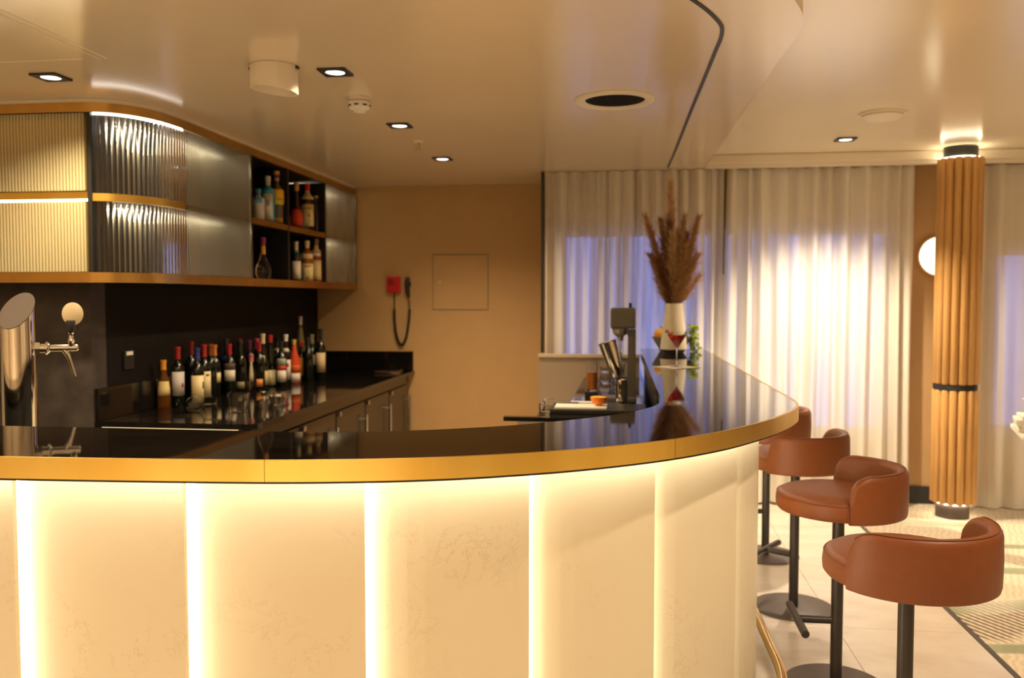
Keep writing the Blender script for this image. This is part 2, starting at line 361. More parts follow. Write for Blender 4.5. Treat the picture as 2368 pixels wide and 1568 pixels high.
lab(kid(MB().band(l0,l1,1.090,1.094),'light_strip',emat('overhang_led',(1,.85,.60),23),bar),'light strip under the counter overhang')

top=empty('bar_worktop',(-.4,2.2,1.1),'polished black curved bar counter top with a brass edge band','worktop')
o1=offs(OUT,.004)
poly=[tuple(p) for p in o1]+[tuple(p) for p in reversed(INN)]
kid(MB().prism(poly,1.097,1.15),'stone_slab',M['top'],top)
AO=Arc(OUT); cuts=[0,AO.find_x(-.82),AO.find_x(.125),AO.s[-1]]
for a,b in zip(cuts,cuts[1:]):
    n=max(12,int((b-a)/.03)); fo=[];ba=[]
    for i in range(n+1):
        p,tg,nn=AO.at(a+.0006+(b-a-.0012)*i/n); fo.append(tuple(p-nn*.006)); ba.append(tuple(p+nn*.0035))
    kid(MB().band(fo,ba,1.100,1.1505),'brass_edge',M['brass'],top)
kid(MB().band([tuple(p) for p in offs(OUT,-.002)],[tuple(p) for p in offs(OUT,.03)],1.0945,1.0995),'shadow_gap',M['blk'],top)

fr=empty('foot_rail',(.56,3.5,.15),'brass foot rail along the bottom of the bar front','rail')
AR=Arc(offs(OUT,.032)); pts=[]
for i in range(160):
    p,_,_=AR.at(AR.s[-1]*i/159*.985); pts.append((p.x,p.y,.15))
kid(MB().tube(pts,.019,12),'tube',M['tube'],fr)
for i in range(8):
    p,tg,nn=AR.at(.5+i*.98); q=p+nn*.09
    kid(MB().cyl((p.x,p.y,.15),(q.x,q.y,.15),.010),'bracket',M['tube'],fr)

# ------------------------------------------------------------------ back counter
bc=empty('back_counter',(-2.2,5.6,.9),'black worktop of the back bar with upstands, under the wine bottles','worktop')
def rbox(x0,x1,y0,y1,r,n=6):
    P=[(x0,y0)]
    for i in range(n+1): a=-PI/2+PI/2*i/n; P.append((x1-r+r*math.cos(a),y0+r+r*math.sin(a)))
    return P+[(x1,y1),(x0,y1)]
kid(MB().prism(rbox(-2.655,-1.80,4.025,7.225,.07),.872,.90),'slab',M['worktop'],bc)
kid(MB().box(-2.655,-2.637,4.03,7.20,.901,1.065,.002),'upstand',M['worktop'],bc)
kid(MB().box(-2.636,-1.81,7.205,7.225,.901,1.066,.002),'upstand',M['worktop'],bc)
kid(MB().box(-2.62,-1.90,4.028,4.036,.860,.8715),'light_strip',emat('counter_led',(1,.72,.32),1.0),bc)
kid(MB().box(-2.60,-1.845,4.06,7.2,.80,.872),'apron',M['fridge'],bc)
for k in range(5):
    y0=4.08+k*.625; c=empty('under_counter_fridge',(-2.2,y0+.31,0),['grey under-counter fridge nearest the bar end of the back counter','second grey under-counter fridge from the near end of the back counter','middle grey under-counter fridge below the wine bottles','fourth grey under-counter fridge, next to last before the wall','last grey under-counter fridge against the tan wall'][k],'fridge','under-counter fridges in a row')
    kid(MB().box(-2.62,-1.88,y0,y0+.62,.0,.795),'body',M['blk'],c)
    d=kid(MB().box(-1.879,-1.845,y0+.008,y0+.612,.10,.79,.004),'door',M['fridge'],c)
    hd=MB().cyl((-1.815,y0+.56,.25),(-1.815,y0+.56,.70),.009).cyl((-1.846,y0+.56,.28),(-1.815,y0+.56,.28),.006).cyl((-1.846,y0+.56,.67),(-1.815,y0+.56,.67),.006).obj('handle',M['steel']); hd.parent=d
    kid(MB().box(-1.845,-1.83,y0+.03,y0+.07,.755,.785,.003),'hinge',M['steel'],c)
tr=MB().box(-2.06,-1.87,6.92,7.12,.901,.906,.002).tube([(-2.06,6.92,.912),(-1.87,6.92,.912),(-1.87,7.12,.912),(-2.06,7.12,.912),(-2.06,6.92,.912)],.006,8).obj('drip_tray',M['steel']); tag(tr,'small steel tray at the far end of the back counter','tray')
so_=empty('wall_socket',(-2.655,4.33,1.19),'black wall socket on the dark splashback','socket')
kid(MB().box(-2.659,-2.648,4.285,4.375,1.14,1.24,.002),'plate',M['blk'],so_); kid(MB().box(-2.648,-2.644,4.30,4.36,1.215,1.235,.001),'switch',M['white'],so_)

# ------------------------------------------------------------------ upper wall cabinet
cab=empty('wall_cabinet',(-2.4,5,1.6),'long wall cabinet with brass bands, ribbed glass doors and open bottle niches','cabinet')
CP=[(-4.9,3.842),(-3.6,3.842),(-2.70,3.842),(-2.60,3.844),(-2.54,3.852),(-2.44,3.895),(-2.365,3.985),(-2.322,4.10),(-2.306,4.22),(-2.304,4.345),(-2.304,4.6),(-2.304,7.222)]
CV=curve(CP,10); CA=Arc(CV)
def cpath(d,n0=0,n1=None): return [tuple(p) for p in offs(CV,d)[n0:n1]]
kid(MB().band(cpath(0),cpath(.02),2.405,2.450),'brass_band',M['brass2'],cab)
kid(MB().band(cpath(0),cpath(.02),1.596,1.645),'brass_band',M['brass2'],cab)
kid(MB().band(cpath(.006),cpath(.03),2.4505,ZS-.001),'cornice',M['ceil2'],cab)
backp=[(-2.658,7.222),(-2.658,4.018),(-4.9,4.018)]
def slab(z0,z1,d,m,name): return kid(MB().prism(cpath(d)+backp,z0,z1),name,m,cab)
slab(1.600,1.642,.0205,M['black'],'bottom_panel'); slab(2.408,2.449,.0205,M['black'],'top_panel')
slab(1.992,2.020,.03,M['black'],'shelf')
i0=[i for i,p in enumerate(CV) if p.x>-2.535][0]; i1=[i for i,p in enumerate(CV) if p.y>4.33 and p.x>-2.4][0]
kid(MB().band(cpath(.001,i0,i1),cpath(.02,i0,i1),1.985,2.022),'shelf_edge',M['brass'],cab)
kid(MB().box(-4.9,-2.545,3.856,3.872,1.995,2.030),'shelf_edge',M['brass'],cab)
for a,b in ((5.135,5.705),(5.74,6.445)): kid(MB().box(-2.325,-2.306,a,b,1.985,2.022),'shelf_edge',M['brass2'],cab)
kid(MB().box(-2.658,-2.645,5.13,6.46,1.645,2.405),'back_panel',M['blk'],cab)
kid(MB().box(-2.658,-2.645,4.03,4.55,1.645,2.405),'back_panel',M['blk'],cab)
for a,b in ((4.55,5.12),(6.47,7.2)): kid(MB().box(-2.658,-2.645,a,b,1.645,2.405),'back_panel',mat('taupe_back',(.52,.44,.31),.4),cab)
kid(MB().box(-4.9,-2.56,4.005,4.017,1.645,2.405),'back_panel',mat('gold_back',(.66,.43,.13),.35),cab)
for y in (5.122,5.712,6.448): kid(MB().box(-2.645,-2.308,y,y+.028,1.645,2.405),'divider',M['blk'],cab)
kid(MB().box(-2.645,-2.306,7.205,7.221,1.645,2.405),'divider',M['blk'],cab)
kid(MB().box(-2.552,-2.530,3.85,4.01,1.645,2.405),'divider',M['blk'],cab)
# ribbed panes
def ribpane(ptfn,L,pitch,amp,z0,z1,th,name,m,per=6):
    n=max(2,int(L/pitch))*per; A=[];B=[]
    for i in range(n+1):
        s=L*i/n; p,nn=ptfn(s); h=amp*abs(math.sin(PI*s/pitch))
        A.append(tuple(p-nn*h)); B.append(tuple(p+nn*th))
    mb=MB(); mb.band(A,B,z0,z1); mb.sm=[True]*len(mb.sm)
    return kid(mb,name,m,cab)
for z0,z1 in ((1.648,1.982),(2.034,2.400)):
    dr=kid(MB().box(-4.0,-2.555,3.850,3.854,z0,z1),'ribbed_door',M['ribback'],cab)
    rb=MB(); x=-3.75
    while x<-2.572:
        n=6; A=[(x+.0066*(1-math.cos(PI*i/n)),3.8495-.0058*math.sin(PI*i/n)) for i in range(n+1)]
        vs=[(a,b,z) for a,b in A for z in (z0,z1)]; rb.add(vs,[(2*i,2*i+2,2*i+3,2*i+1) for i in range(n)]+[(0,1,2*n+1,2*n)],True); x+=.0168
    rb.obj('ribs',M['ribgold'],dr)
    MB().box(-2.572,-2.556,3.846,3.8495,z0,z1).obj('edge',M['ribback'],dr)
sa=[CA.s[i] for i,p in enumerate(CV) if p.x>-2.527][0]; sb=[CA.s[i] for i,p in enumerate(CV) if p.y>4.335 and p.x>-2.4][0]
for z0,z1 in ((1.648,1.983),(2.024,2.396)):
    ribpane(lambda s:(CA.at(sa+s)[0]+CA.at(sa+s)[2]*.010,CA.at(sa+s)[2]),sb-sa,.025,.006,z0,z1,.004,'curved_ribbed_pane',M['ribclear'],8)
for a,b,nm in ((4.352,5.118,'sliding_door'),(6.455,7.20,'sliding_door')):
    ribpane(lambda s,a=a:(Vector((-2.312,a+s)),Vector((-1,0))),b-a,.009,.0012,1.648,2.402,.005,nm,M['frost'],4)
    kid(MB().box(-2.318,-2.306,b-.006,b+.002,1.648,2.402),'door_edge',M['glass'],cab)
# light strips of the cabinet
lab(kid(MB().band(cpath(.012,i0,i1),cpath(.024,i0,i1),2.396,2.4045),'light_strip',M['stripw'],cab),'white light strip over the curved glass')
lab(kid(MB().box(-4.0,-2.56,3.858,3.87,1.986,1.9945),'light_strip',M['strip2'],cab),'yellow light strip under the middle shelf')
kid(MB().box(-4.9,-2.552,3.853,3.858,2.384,2.405),'top_rail',M['blk'],cab)
kid(MB().box(-4.0,-2.56,3.860,3.868,2.388,2.400),'light_strip',emat('left_led_glow',(1,.80,.50),13),cab)
for y0,y1 in ((4.12,5.10),(6.50,7.19)):
    for z in (2.39,1.975): kid(MB().box(-2.62,-2.60,y0,y1,z,z+.008),'light_strip',emat('door_led_glow',(1,.86,.60),45),cab)

# ------------------------------------------------------------------ bottles
mats={}
def cm(c,rough=.45,metal=0):
    k=(c,rough,metal)
    if k not in mats: mats[k]=mat('colour_%02d'%len(mats),c,rough,metal)
    return mats[k]
def prof(style,r,h):
    n=.0145
    if style=='bordeaux': return [(r*.9,0),(r,.006),(r,h*.60),(r*.93,h*.655),(r*.62,h*.71),(n,h*.76),(n*.95,h*.95),(n*1.15,h*.955),(n*1.15,h)]
    if style=='burgundy': return [(r*.9,0),(r,.006),(r,h*.45),(r*.93,h*.53),(r*.68,h*.63),(n*1.15,h*.75),(n*.95,h*.95),(n*1.15,h*.955),(n*1.15,h)]
    if style=='slim': return [(r*.9,0),(r,.006),(r,h*.40),(r*.85,h*.55),(r*.5,h*.72),(n,h*.84),(n*.95,h*.95),(n*1.1,h*.955),(n*1.1,h)]
    if style=='spirit': return [(r*.94,0),(r,.005),(r,h*.66),(r*.92,h*.71),(r*.5,h*.765),(n*1.1,h*.80),(n*1.1,h*.90),(n*1.3,h*.905),(n*1.3,h)]
    if style=='round': return [(r*.5,0),(r*.85,h*.04),(r,h*.16),(r*.93,h*.30),(r*.55,h*.46),(n*1.1,h*.58),(n,h*.84),(n*1.2,h*.85),(n*1.2,h)]
    if style=='bulge': return [(r*.85,0),(r*.88,.005),(r*.88,h*.36),(r,h*.44),(r,h*.62),(r*.8,h*.69),(r*.4,h*.745),(n*1.1,h*.78),(n*1.1,h*.9),(n*1.3,h*.905),(n*1.3,h)]
def rad_at(P,z):
    for (r0,z0),(r1,z1) in zip(P,P[1:]):
        if z0<=z<=z1: return r0+(r1-r0)*((z-z0)/max(1e-6,z1-z0))
    return P[-1][0]
def patch(P,z0,z1,a0,a1,m,name,parent,e=.0007,n=10,rings=None):
    zs=sorted({z0,z1}|{z for _,z in P if z0<z<z1}); nr=len(zs)
    def ring(off): return [((rad_at(P,z)+off)*math.cos(a0+(a1-a0)*i/n),(rad_at(P,z)+off)*math.sin(a0+(a1-a0)*i/n),z) for z in zs for i in range(n+1)]
    A=ring(e); B=ring(-.0003); N=len(A); f=[]
    for j in range(nr-1):
        for i in range(n):
            q=(j*(n+1)+i,j*(n+1)+i+1,(j+1)*(n+1)+i+1,(j+1)*(n+1)+i); f+=[q,tuple(N+t for t in reversed(q))]
    for j in range(nr-1):
        for i in (0,n): f.append((j*(n+1)+i,(j+1)*(n+1)+i,N+(j+1)*(n+1)+i,N+j*(n+1)+i))
    for i in range(n):
        for j in (0,nr-1): f.append((j*(n+1)+i,j*(n+1)+i+1,N+j*(n+1)+i+1,N+j*(n+1)+i))
    mb=MB(); mb.add(A+B,f,True); o=mb.obj(name,m,auto=False); o.parent=parent; return o
def bottle(name,x,y,z,h,r,label,group,style='bordeaux',glass=None,cap=None,capf=.80,labels=(),ang=0,cat='bottle'):
    P=prof(style,r,h); b=MB().lathe(P,20).obj(name,glass or M['dkglass'],loc=(x,y,z)); tag(b,label,cat,group)
    if cap:
        cps=cap if isinstance(cap,list) else [(capf,1.0,cap)]
        for f0,f1,c in cps:
            zz=[h*f0]+[q for _,q in P if h*f0<q<h*f1]+[h*f1]
            rr=[(rad_at(P,q)+.0008,q) for q in zz]
            if f1>=1: rr[-1]=(rr[-1][0],h+.001)
            MB().lathe(rr,16,cap0=False).obj('capsule',cm(c,.35),parent=b)
    base=math.atan2(-y,-x)+R(ang)
    for f0,f1,half,c,*ex in labels:
        off=R(ex[0]) if ex else 0
        e=.0012 if len(ex)>1 else .0007
        patch(P,h*f0,h*f1,base+off-R(half),base+off+R(half),cm(c,.6),'label_print' if len(ex)>1 else 'label',b,e)
    return b
CR=(.72,.58,.32); WH=(.70,.62,.55); RED=(.35,.02,.02); DRED=(.16,.01,.012); ORG=(.75,.30,.02)
GW='wine bottles on the back counter'
WINE=[
(-2.597,4.581,.270,.0345,'small amber dessert wine bottle with orange capsule, nearest end of the row','slim','amber',ORG,.80,[(.26,.56,70,(.78,.62,.28))]),
(-2.547,4.648,.341,.0375,'dark wine bottle with red capsule and grey-white label, beside the amber bottle','bordeaux',None,RED,.80,[(.19,.59,62,(.60,.54,.55)),(.33,.40,10,(.3,.02,.03),38,1)]),
(-2.614,4.928,.359,.0375,'dark wine bottle with dark red capsule, behind the blue-capped bottle','bordeaux',None,DRED,.78,[]),
(-2.456,4.700,.333,.0375,'dark wine bottle with blue capsule and tall cream label','bordeaux',None,(.03,.04,.20),.80,[(.075,.53,66,CR),(.30,.42,9,(.05,.03,.03),52,1)]),
(-2.497,4.863,.344,.0375,'dark wine bottle with red capsule and tall cream label, right of the blue-capped one','bordeaux',None,RED,.79,[(.09,.54,70,CR),(.46,.50,16,(.2,.14,.08),30,1)]),
(-2.589,5.123,.333,.0375,'dark wine bottle with dull red capsule, half behind the orange-capped one','bordeaux',None,(.22,.05,.02),.79,[]),
(-2.601,5.201,.323,.0375,'dark wine bottle with orange capsule and short wide cream label','bordeaux',None,(.62,.20,.02),.79,[(.26,.46,75,CR)]),
(-2.614,5.394,.350,.0375,'dark wine bottle with deep blue neck band, behind the red-capped white-label bottle','bordeaux',None,[(.62,.70,(.02,.03,.14)),(.84,1,(.02,.02,.03))],.8,[]),
(-2.539,5.281,.325,.0385,'dark wine bottle with bright red capsule and dark-over-white label','bordeaux',None,(.40,.015,.02),.79,[(.27,.49,58,WH),(.49,.62,58,(.12,.09,.09))]),
(-2.614,5.598,.343,.0375,'dark wine bottle with deep red capsule, rear row behind the glasses','burgundy',None,DRED,.80,[]),
(-2.550,5.463,.332,.0375,'plain black wine bottle without capsule colour, middle of the row','bordeaux',None,(.015,.02,.015),.82,[(.06,.20,40,(.25,.2,.1))]),
(-2.614,5.748,.327,.0375,'dark wine bottle with plum capsule, rear row','bordeaux',None,(.10,.02,.05),.80,[]),
(-2.511,5.544,.241,.0335,'short clear bottle with pink top and narrow pale label','slim','glass',(.55,.16,.20),.80,[(.25,.80,22,(.62,.52,.36))]),
(-2.614,5.872,.333,.0375,'dark wine bottle with pink capsule','burgundy',None,(.55,.07,.16),.78,[(.02,.2,60,(.65,.18,.04))]),
(-2.487,5.618,.322,.0375,'dark wine bottle with crimson capsule and orange label low down','bordeaux',None,(.33,.015,.02),.80,[(.06,.22,55,(.75,.26,.07),-20)]),
(-2.494,5.696,.375,.0375,'dark tall wine bottle with cream capsule and small moon-shaped neck label','burgundy',None,(.66,.54,.28),.82,[(.06,.32,68,(.58,.46,.18)),(.47,.60,22,(.70,.60,.30))]),
(-2.492,5.818,.361,.0390,'dark tall wine bottle with scarlet cap and square cream label','burgundy',None,(.45,.02,.015),.86,[(.03,.32,66,(.66,.57,.36))]),
(-2.547,6.062,.334,.0375,'dark bottle with faint gold collar, behind the white-capped bottle','bordeaux',None,[(.72,.76,(.25,.2,.08))],.8,[]),
(-2.413,5.824,.315,.0375,'dark slim bottle with green, red and white label stripes','bordeaux',None,(.02,.02,.02),.85,[(.10,.36,55,WH),(.36,.46,55,(.5,.02,.02)),(.46,.62,55,(.40,.48,.36))]),
(-2.430,5.948,.359,.0375,'dark bottle with white cap and white neck label','bordeaux',None,(.75,.70,.64),.87,[(.10,.50,58,(.68,.58,.53)),(.36,.44,30,(.45,.03,.03),0,1),(.66,.73,50,WH)]),
(-2.408,6.047,.317,.0455,'orange-red aperitif bottle with white lower label and gold top','slim',cm((.55,.055,.015),.12),[(.80,.90,(.5,.1,.03)),(.90,1,(.62,.42,.08))],.8,[(.03,.24,70,(.62,.52,.46)),(.24,.42,70,(.72,.12,.02))]),
(-2.441,6.267,.293,.0375,'dark bottle with big orange-yellow label, right of the orange-red bottle','bordeaux',None,(.55,.02,.015),.88,[(.12,.60,72,(.72,.34,.04))]),
(-2.600,6.669,.474,.0375,'tallest bottle in the row, clear with pale top and olive neck','slim',cm((.10,.10,.03),.1),[(.55,.80,(.16,.14,.05)),(.86,1,(.45,.38,.40))],.8,[]),
(-2.372,6.233,.328,.0375,'plain black bottle between the orange label and the pale striped label','bordeaux',None,(.02,.02,.02),.8,[]),
(-2.405,6.405,.340,.0375,'dark bottle with grey-beige capsule and two pale label strips','bordeaux',None,(.24,.20,.15),.80,[(.14,.42,22,WH,-25),(.32,.55,20,WH,22)]),
(-2.330,6.388,.384,.0375,'black bottle with beige label, last of the row before the tan wall','bordeaux',None,(.012,.012,.012),.80,[(.14,.53,68,(.62,.45,.28))]),
]
for x,y,h,r,l,st,g,cp_,cf,ls in WINE:
    g=M[g] if isinstance(g,str) else g
    bottle('wine_bottle',x,y,.9003,h,r,l,GW,st,g,cp_,cf,ls)
GS='spirit bottles on the cabinet shelves'
SH=[
(-2.365,5.36,2.0203,.205,.040,'white and blue bottle with red top, half behind the frosted glass door','spirit',cm((.62,.60,.60),.3),[(.80,1,(.05,.25,.45))],[(.55,.75,40,(.10,.35,.55)),(.78,.86,20,(.55,.04,.03),0,1)]),
(-2.365,5.516,2.0203,.308,.045,'pale blue gin bottle with white arched label','spirit',cm((.05,.30,.45),.08),[(.80,1,(.55,.50,.44))],[(.05,.62,42,(.72,.70,.68)),(.36,.48,12,(.25,.28,.42),0,1)]),
(-2.365,5.665,2.0203,.362,.047,'round-shouldered bottle with bright yellow label and purple neck band','bulge',cm((.10,.085,.06),.06),[(.82,.87,(.60,.30,.03)),(.87,.94,(.14,.05,.18)),(.94,1,(.80,.36,.03))],[(.37,.66,80,(.86,.46,.02)),(.37,.48,80,(.62,.52,.05),0,1),(.04,.13,60,(.65,.28,.02))]),
(-2.365,6.02,2.0203,.331,.045,'dark bottle with bright red-orange label, upper right niche','round',cm((.05,.008,.006),.06),[(.82,1,(.66,.33,.07))],[(.06,.42,75,(.72,.06,.015))]),
(-2.365,6.235,2.0203,.355,.047,'bottle with cream label, cream neck and red cap, upper right niche','spirit',cm((.03,.012,.006),.06),[(.66,.84,(.74,.55,.27)),(.84,1,(.60,.02,.015))],[(.10,.56,75,(.80,.66,.32)),(.28,.35,7,(.5,.05,.02),12,1),(.46,.48,40,(.25,.18,.1),0,1)]),
(-2.365,6.41,2.0203,.281,.022,'slim dark bottle with shiny tip, right end of the upper right niche','slim',cm((.03,.028,.03),.08),[(.95,1,(.5,.42,.4))],[]),
(-2.365,5.425,1.6455,.272,.052,'round clear bottle with purple and orange stopper, lower left niche','round','glass',[(.60,.80,(.68,.30,.04)),(.80,1,(.28,.02,.10))],[]),
(-2.365,6.00,1.6455,.282,.036,'bottle with white label and green collar, lower right niche','bordeaux',cm((.02,.02,.018),.06),[(.72,.78,(.02,.30,.07)),(.78,1,(.62,.52,.44))],[(.05,.50,60,(.66,.56,.48))]),
(-2.365,6.215,1.6455,.302,.047,'amber whisky bottle with cream cap and broad cream label, lower right niche','spirit',cm((.28,.075,.012),.06),[(.82,1,(.72,.60,.30))],[(.06,.44,70,(.74,.60,.28)),(.36,.39,35,(.25,.2,.14),0,1),(.56,.68,60,(.74,.62,.34))]),
(-2.365,6.405,1.6455,.329,.040,'amber whisky bottle with tall plain cream label, right of the broad-labelled one','spirit',cm((.24,.07,.014),.06),[(.70,.85,(.72,.52,.25)),(.85,1,(.28,.18,.14))],[(.05,.50,70,(.74,.56,.28)),(.60,.68,55,(.76,.68,.58))]),
]
for x,y,z,h,r,l,st,g,cp_,ls in SH:
    g=M[g] if isinstance(g,str) else g
    bottle('spirit_bottle',x,y,z,h,r,l,GS,st,g,cp_,.8,ls)

def tumbler_mesh(r,h,t=.0022,n=20): return MB().lathe([(r*.86,0),(r,h),(r-t,h),(r*.86-t,.008)],n)
def glassware(mb,name,loc,label,cat,group=None,m=None): return tag(mb.obj(name,m or M['glass'],loc=loc),label,cat,group)
t0=None
for (x,y,z) in [(-2.40,5.91,2.0203),(-2.345,6.125,2.0203),(-2.43,6.105,1.6455),(-2.345,6.11,1.6455)]:
    if t0 is None: t0=tumbler_mesh(.034,.085).obj('shot_tumbler',M['glass'])
    o=t0 if t0.location.length==0 else t0.copy()
    if o is not t0: COL.objects.link(o)
    o.location=(x,y,z); up=z>1.9; tag(o,{(-2.40,5.91):'small cut glass tumbler by the divider, left of the red-orange label bottle',(-2.345,6.125):'small cut glass tumbler between the red-orange and cream label bottles',(-2.43,6.105):'small cut glass tumbler behind the one by the whisky bottles',(-2.345,6.11):'small cut glass tumbler between the green-collar bottle and the whisky'}[(x,y)],'glass','small tumblers on the cabinet shelves')
# glassware on the back counter
def balloon(r,h):
    P=[(.034,0),(.034,.002),(.005,.006),(.004,h*.38),(.010,h*.42)]
    for i in range(8):
        a=-PI/2*.8+PI*.62*i/7*1.15; P.append((r*math.cos(a),h*.42+r*1.02+r*1.05*math.sin(a)))
    Q=[(max(q-.0018,.001),z) for q,z in reversed(P[5:])]
    return MB().lathe(P+Q,24,cap1=False)
o=balloon(.047,.165).obj('balloon_glass',M['glass'],loc=(-2.20,4.43,.9003)); o.rotation_euler=(0,0,0); tag(o,'round balloon wine glass in front of the white-label bottle','glass','stem glasses on the back counter')
o.location=(-2.225,4.47,.945); o.rotation_euler=(R(92),0,R(-62)); tag(o,'round balloon glass lying on its side before the wine bottles','glass','stem glasses on the back counter')
o=tumbler_mesh(.060,.10).obj('mixing_glass',M['glass'],loc=(-2.115,4.50,.9003)); tag(o,'wide clear mixing glass beside the lying balloon glass','glass')
o=MB().lathe([(.022,0),(.03,.05),(.006,.055),(.024,.095),(.0225,.095),(.003,.057),(.028,.05)],20).obj('jigger',M['chrome'],loc=(-2.02,4.62,.9003)); tag(o,'small chrome jigger on the back counter, right of the mixing glass','jigger')
o=MB().lathe([(.045,0),(.052,.035),(.055,.036),(.054,.038),(.05,.038),(.043,.004)],24).obj('steel_bowl',M['chrome'],loc=(-2.07,4.93,.9003)); tag(o,'shallow shiny steel bowl near the cream-labelled bottles','bowl')
o=tumbler_mesh(.045,.075).obj('glass_bowl',M['glass'],loc=(-1.99,4.79,.9003)); tag(o,'low clear glass bowl right of the jigger','bowl')

# ------------------------------------------------------------------ beer tap
tp=empty('beer_tap',(-2.172,2.85,.90),'polished chrome beer tap tower with slanted top and cream oval handle','beer tap')
def tower():
    n=48; vs=[];rt=.0575
    for k in range(n):
        a=2*PI*k/n; x=rt*math.cos(a); y=rt*math.sin(a); vs.append((x,y,0))
    for k in range(n):
        a=2*PI*k/n; x=rt*math.cos(a); y=rt*math.sin(a); vs.append((x,y,.575+1.12*(-.10*x+.99*y)))
    fs=[(k,(k+1)%n,n+(k+1)%n,n+k) for k in range(n)]
    m=MB(); m.add(vs,fs,True); m.add(vs[:n],[tuple(range(n-1,-1,-1))]); return m,[Vector(v) for v in vs[n:]]
tw,rim=tower(); tw.obj('tower',M['chrome'],tp)
cc=Vector((0,0,.575)); nrm=Vector((1.12*.10,-1.12*.99,1)).normalized()
MB().add([v*1.0 for v in rim]+[v+nrm*.003 for v in rim],[tuple(range(48,96))]+[(k,(k+1)%48,48+(k+1)%48,48+k) for k in range(48)]).obj('slanted_cap',mat('brushed_cap',(.06,.042,.033),.6,spec=.2),tp)
zf=.438
fc=MB().cyl((.052,0,zf),(.082,0,zf),.026,.026,6).cyl((.078,0,zf),(.10,0,zf),.017).lathe([(.014,0),(.024,.004),(.026,.011),(.020,.018),(.015,.022)],20,Matrix.Translation((.098,0,zf))@Matrix.Rotation(PI/2,4,'Y')).cyl((.115,0,zf),(.222,0,zf),.0125,.0125).lathe([(.0125,0),(.009,.005),(.001,.007)],16,Matrix.Translation((.222,0,zf))@Matrix.Rotation(PI/2,4,'Y')).lathe([(.011,0),(.013,.018),(.016,.022),(.011,.030),(.009,.045),(.013,.052),(.006,.060)],16,Matrix.Translation((.199,0,zf+.004))).obj('faucet',M['chrome'],tp)
spt=MB().tube([(.17,0,zf-.006),(.184,0,zf-.025),(.194,0,zf-.05),(.203,0,zf-.078),(.211,0,zf-.106)],[.011,.011,.0080,.0075,.007],14).obj('spout',M['chrome'],tp)
hl=MB().lathe([(.016,0),(.017,.006),(.021,.034),(.018,.040)],8,Matrix.Translation((.199,0,zf+.062))).obj('handle',M['blk'],tp)
P=MB(); n=32; vs=[]
for yy,s in ((-.006,.92),(-.004,1),(.004,1),(.006,.92)):
    for k in range(n): a=2*PI*k/n; vs.append((.207+.041*s*math.cos(a),yy,zf+.125+.042*s*math.sin(a)))
fs=[(i*n+k,i*n+(k+1)%n,(i+1)*n+(k+1)%n,(i+1)*n+k) for i in range(3) for k in range(n)]+[tuple(range(n)),tuple(range(3*n,4*n))]
P.add(vs,fs,True)
for q in (fc,spt,hl): q.rotation_euler=(0,0,R(30)); q.scale=(.86,1,1)
lab(P.obj('badge',mat('badge_cream',(.50,.40,.25),.5),hl),'blank cream oval badge')
wk=MB().box(-3.4,-1.6,2.36,3.05,.86,.8995,.003).box(-3.4,-1.62,2.38,3.0,0,.86).obj('inner_work_counter',M['worktop']); tag(wk,'low black work counter behind the left of the bar, carrying the beer tap','worktop')

# ------------------------------------------------------------------ right inner work counter and its things
sk=empty('service_counter',(-.2,4.7,0),'black service counter inside the bar below the mixer','worktop')
kid(MB().prism([(-.585,4.10),(.112,4.10),(.10,6.30),(-.30,6.30),(-.30,4.62),(-.43,4.62),(-.43,4.145),(-.585,4.145)],.930,.95),'slab',M['worktop'],sk)
kid(MB().box(-.52,.08,4.13,4.142,0,.93).box(-.41,.08,4.142,4.60,0,.93).box(-.28,.08,4.60,6.2,0,.93),'cabinet_body',M['cream'],sk)
pp=empty('low_wall',(-.3,6.38,0),'low beige wall with pale cap under the left curtain','partition'); 
kid(MB().box(-.645,.095,6.385,6.44,0,1.082),'panel',mat('taupe_panel',(.30,.23,.175),.5),pp); kid(MB().box(-.650,.097,6.37,6.45,1.083,1.107,.003),'cap',mat('taupe_cap',(.50,.40,.29),.5),pp)
mt=MB().box(-.375,.10,4.235,4.52,.9503,.972,.004).obj('bar_mat',M['blk']); tag(mt,'thick black bar mat under the cutting board','mat')
cb=MB().box(-.352,-.094,4.26,4.40,.9725,.984,.003).obj('cutting_board',M['white']); tag(cb,'white cutting board with an orange half on it','cutting board')
o=MB().box(-.345,-.24,4.39,4.425,.9845,.990,.002).obj('knife_handle',M['grey'])
o.name='knife'; tag(o,'small grey knife lying on the white cutting board','knife')
kb=MB().add([(-.24,4.395,.986),(-.13,4.40,.986),(-.24,4.42,.986),(-.24,4.395,.988),(-.13,4.40,.988),(-.24,4.42,.988)],[(0,1,2),(5,4,3),(0,3,4,1),(1,4,5,2),(2,5,3,0)]).obj('blade',M['steel'],o)
o=MB().box(-.295,-.17,4.53,4.66,.9505,.958,.002).box(-.295,-.17,4.532,4.66,.9585,.966,.002).obj('folded_cloth',M['white']); tag(o,'folded white cloth behind the cutting board','cloth')
o=empty('wire_rack',(-.42,4.22,.95),'small chrome wire rack at the left end of the bar mat','rack')
for q in ([(0,0,0),(0,0,.055)],[(0,.25,0),(0,.25,.055)]): MB().tube(q,.004,8).obj('post',M['chrome'],o)
for z in (.05,.012): MB().tube([(.05,0,z),(0,0,z),(0,.25,z),(.05,.25,z)],.0028,8).obj('wire',M['chrome'],o)
